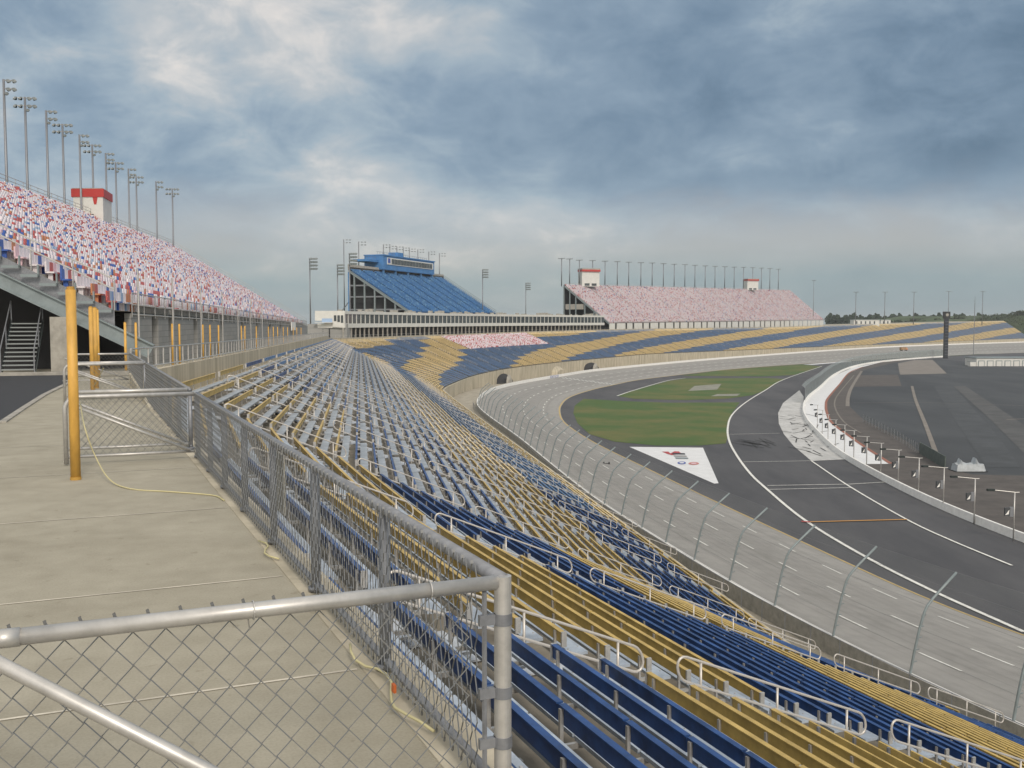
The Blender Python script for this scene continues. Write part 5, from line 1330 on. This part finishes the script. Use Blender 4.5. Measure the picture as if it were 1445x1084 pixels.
def mixc(f, a, b, bt='MIX'):
    n = nd(nt,'ShaderNodeMix', data_type='RGBA', blend_type=bt)
    if isinstance(f, (int, float)): n.inputs[0].default_value = f
    else: nt.links.new(f, n.inputs[0])
    nt.links.new(a, n.inputs[6]) if not isinstance(a, tuple) else setattr(n.inputs[6], 'default_value', (*a,1))
    nt.links.new(b, n.inputs[7]) if not isinstance(b, tuple) else setattr(n.inputs[7], 'default_value', (*b,1))
    return n.outputs[2]
zc_ = M('MAXIMUM', sx.outputs['Z'], .0); den = M('ADD', zc_, .17)
ux_ = M('DIVIDE', sx.outputs['X'], den); uy_ = M('DIVIDE', sx.outputs['Y'], den)
cb = nd(nt,'ShaderNodeCombineXYZ'); nt.links.new(ux_, cb.inputs[0]); nt.links.new(uy_, cb.inputs[1])
def noise(sc, det, rough, off=(0,0,0), dist=0, scale=(1,1,1)):
    mp = nd(nt,'ShaderNodeMapping'); mp.inputs['Location'].default_value = off; mp.inputs['Scale'].default_value = scale; nt.links.new(cb.outputs[0], mp.inputs[0])
    n = nd(nt,'ShaderNodeTexNoise'); n.inputs['Scale'].default_value = sc; n.inputs['Detail'].default_value = det; n.inputs['Roughness'].default_value = rough; n.inputs['Distortion'].default_value = dist
    nt.links.new(mp.outputs[0], n.inputs['Vector']); return n.outputs['Fac']
n1 = noise(1.5, 7, .5, (3.1,1.7,0), .1); n2 = noise(5.0, 9, .55, (0.3,5.2,0), .15, (1,.55,1)); n3 = noise(.6, 4, .5, (8.2,2.6,0))
az = M('DIVIDE', sx.outputs['X'], M('MAXIMUM', sx.outputs['Y'], .15))
el = sx.outputs['Z']
# shade value: 0 dark .. 1 bright
def noise3(sc, det, rough, off, scale, dist=.2):
    mp = nd(nt,'ShaderNodeMapping'); mp.inputs['Location'].default_value = off; mp.inputs['Scale'].default_value = scale; nt.links.new(tc.outputs['Generated'], mp.inputs[0])
    n = nd(nt,'ShaderNodeTexNoise'); n.inputs['Scale'].default_value = sc; n.inputs['Detail'].default_value = det; n.inputs['Roughness'].default_value = rough; n.inputs['Distortion'].default_value = dist
    nt.links.new(mp.outputs[0], n.inputs['Vector']); return n.outputs['Fac']
p1 = noise3(4.2, 9, .58, (1.3,.4,2.2), (1,1,1.9)); p2 = noise3(11, 8, .6, (4.1,.2,.7), (1,1,1.8), .5)
def sstep(v, lo, hi):
    n = nd(nt,'ShaderNodeMapRange'); n.interpolation_type = 'SMOOTHSTEP'; n.inputs['From Min'].default_value = lo; n.inputs['From Max'].default_value = hi
    nt.links.new(v, n.inputs['Value']); return n.outputs[0]
E_ = M('DIVIDE', el, M('MAXIMUM', M('SQRT', M('SUBTRACT', 1.0, M('MULTIPLY', el, el))), .05))
wob = M('ADD', M('MULTIPLY', M('SUBTRACT', p1, .5), .55), M('MULTIPLY', M('SUBTRACT', p2, .5), .2))
dark = M('MULTIPLY', sstep(M('ADD', M('ADD', az, M('MULTIPLY', E_, -.35)), wob), -.30, .22), sstep(M('ADD', E_, M('MULTIPLY', wob, .22)), .095, .15))
streak = M('MULTIPLY', M('SUBTRACT', 1.0, M('MINIMUM', M('ABSOLUTE', M('MULTIPLY', M('ADD', M('ADD', az, M('MULTIPLY', E_, 1.1)), -.02), 4.0)), 1.0)), .13)
sh_ = M('ADD', M('SUBTRACT', .555, M('MULTIPLY', dark, .19)), M('ADD', M('MULTIPLY', M('SUBTRACT', p1, .5), .85), M('ADD', M('MULTIPLY', M('SUBTRACT', p2, .5), .60), M('ADD', streak, M('MULTIPLY', M('SUBTRACT', n1, .5), .45)))))
cloud = ramp(sh_, [(.20,(.105,.165,.235)),(.34,(.155,.225,.305)),(.48,(.22,.295,.375)),(.60,(.315,.385,.445)),(.71,(.44,.47,.49)),(.84,(.67,.635,.60))])
hz = ramp(M('MULTIPLY', M('ADD', E_, M('MULTIPLY', wob, .05)), 4.0, clamp=True), [(0,(.24,.31,.335)),(.16,(.26,.325,.345)),(.28,(.41,.41,.395)),(.42,(.50,.47,.44)),(.58,(.53,.475,.445)),(1,(.38,.40,.42))])
hzf = M('SUBTRACT', 1.0, sstep(M('ADD', E_, M('MULTIPLY', wob, .25)), .045, .135))
col = mixc(M('MULTIPLY', hzf, .8), cloud, hz)
# brighter dome high up and behind the camera, added as fill light, outside the photograph
topf = ramp(M('ADD', M('MULTIPLY', M('SUBTRACT', el, .45), 2.0, clamp=True), M('MULTIPLY', M('MULTIPLY', sx.outputs['Y'], -1.6), 1.0, clamp=True)), [(0,(0,0,0)),(1,(1,1,1))])
col = mixc(topf, col, (.98,.94,.88))
sc_ = nd(nt,'ShaderNodeVectorMath', operation='SCALE'); sc_.inputs[3].default_value = 9.0; nt.links.new(col, sc_.inputs[0])
fin = mixc(.93, sky.outputs[0], sc_.outputs[0]); nt.links.new(fin, bg.inputs[0])
# ------------------------------------------------------------------ camera
cd = bpy.data.cameras.new('camera'); cam = bpy.data.objects.new('camera', cd); COL.objects.link(cam); scn.camera = cam
cam.location = (0,0,EYE); cam.rotation_euler = (R(90)-PIT, 0, 0); cd.sensor_width = 36; cd.lens = 36*F/1445; cd.clip_end = 12000; cd.clip_start = .05
scn.view_settings.view_transform = 'Standard'; scn.view_settings.look = 'None'; scn.view_settings.exposure = .35; scn.view_settings.gamma = 1
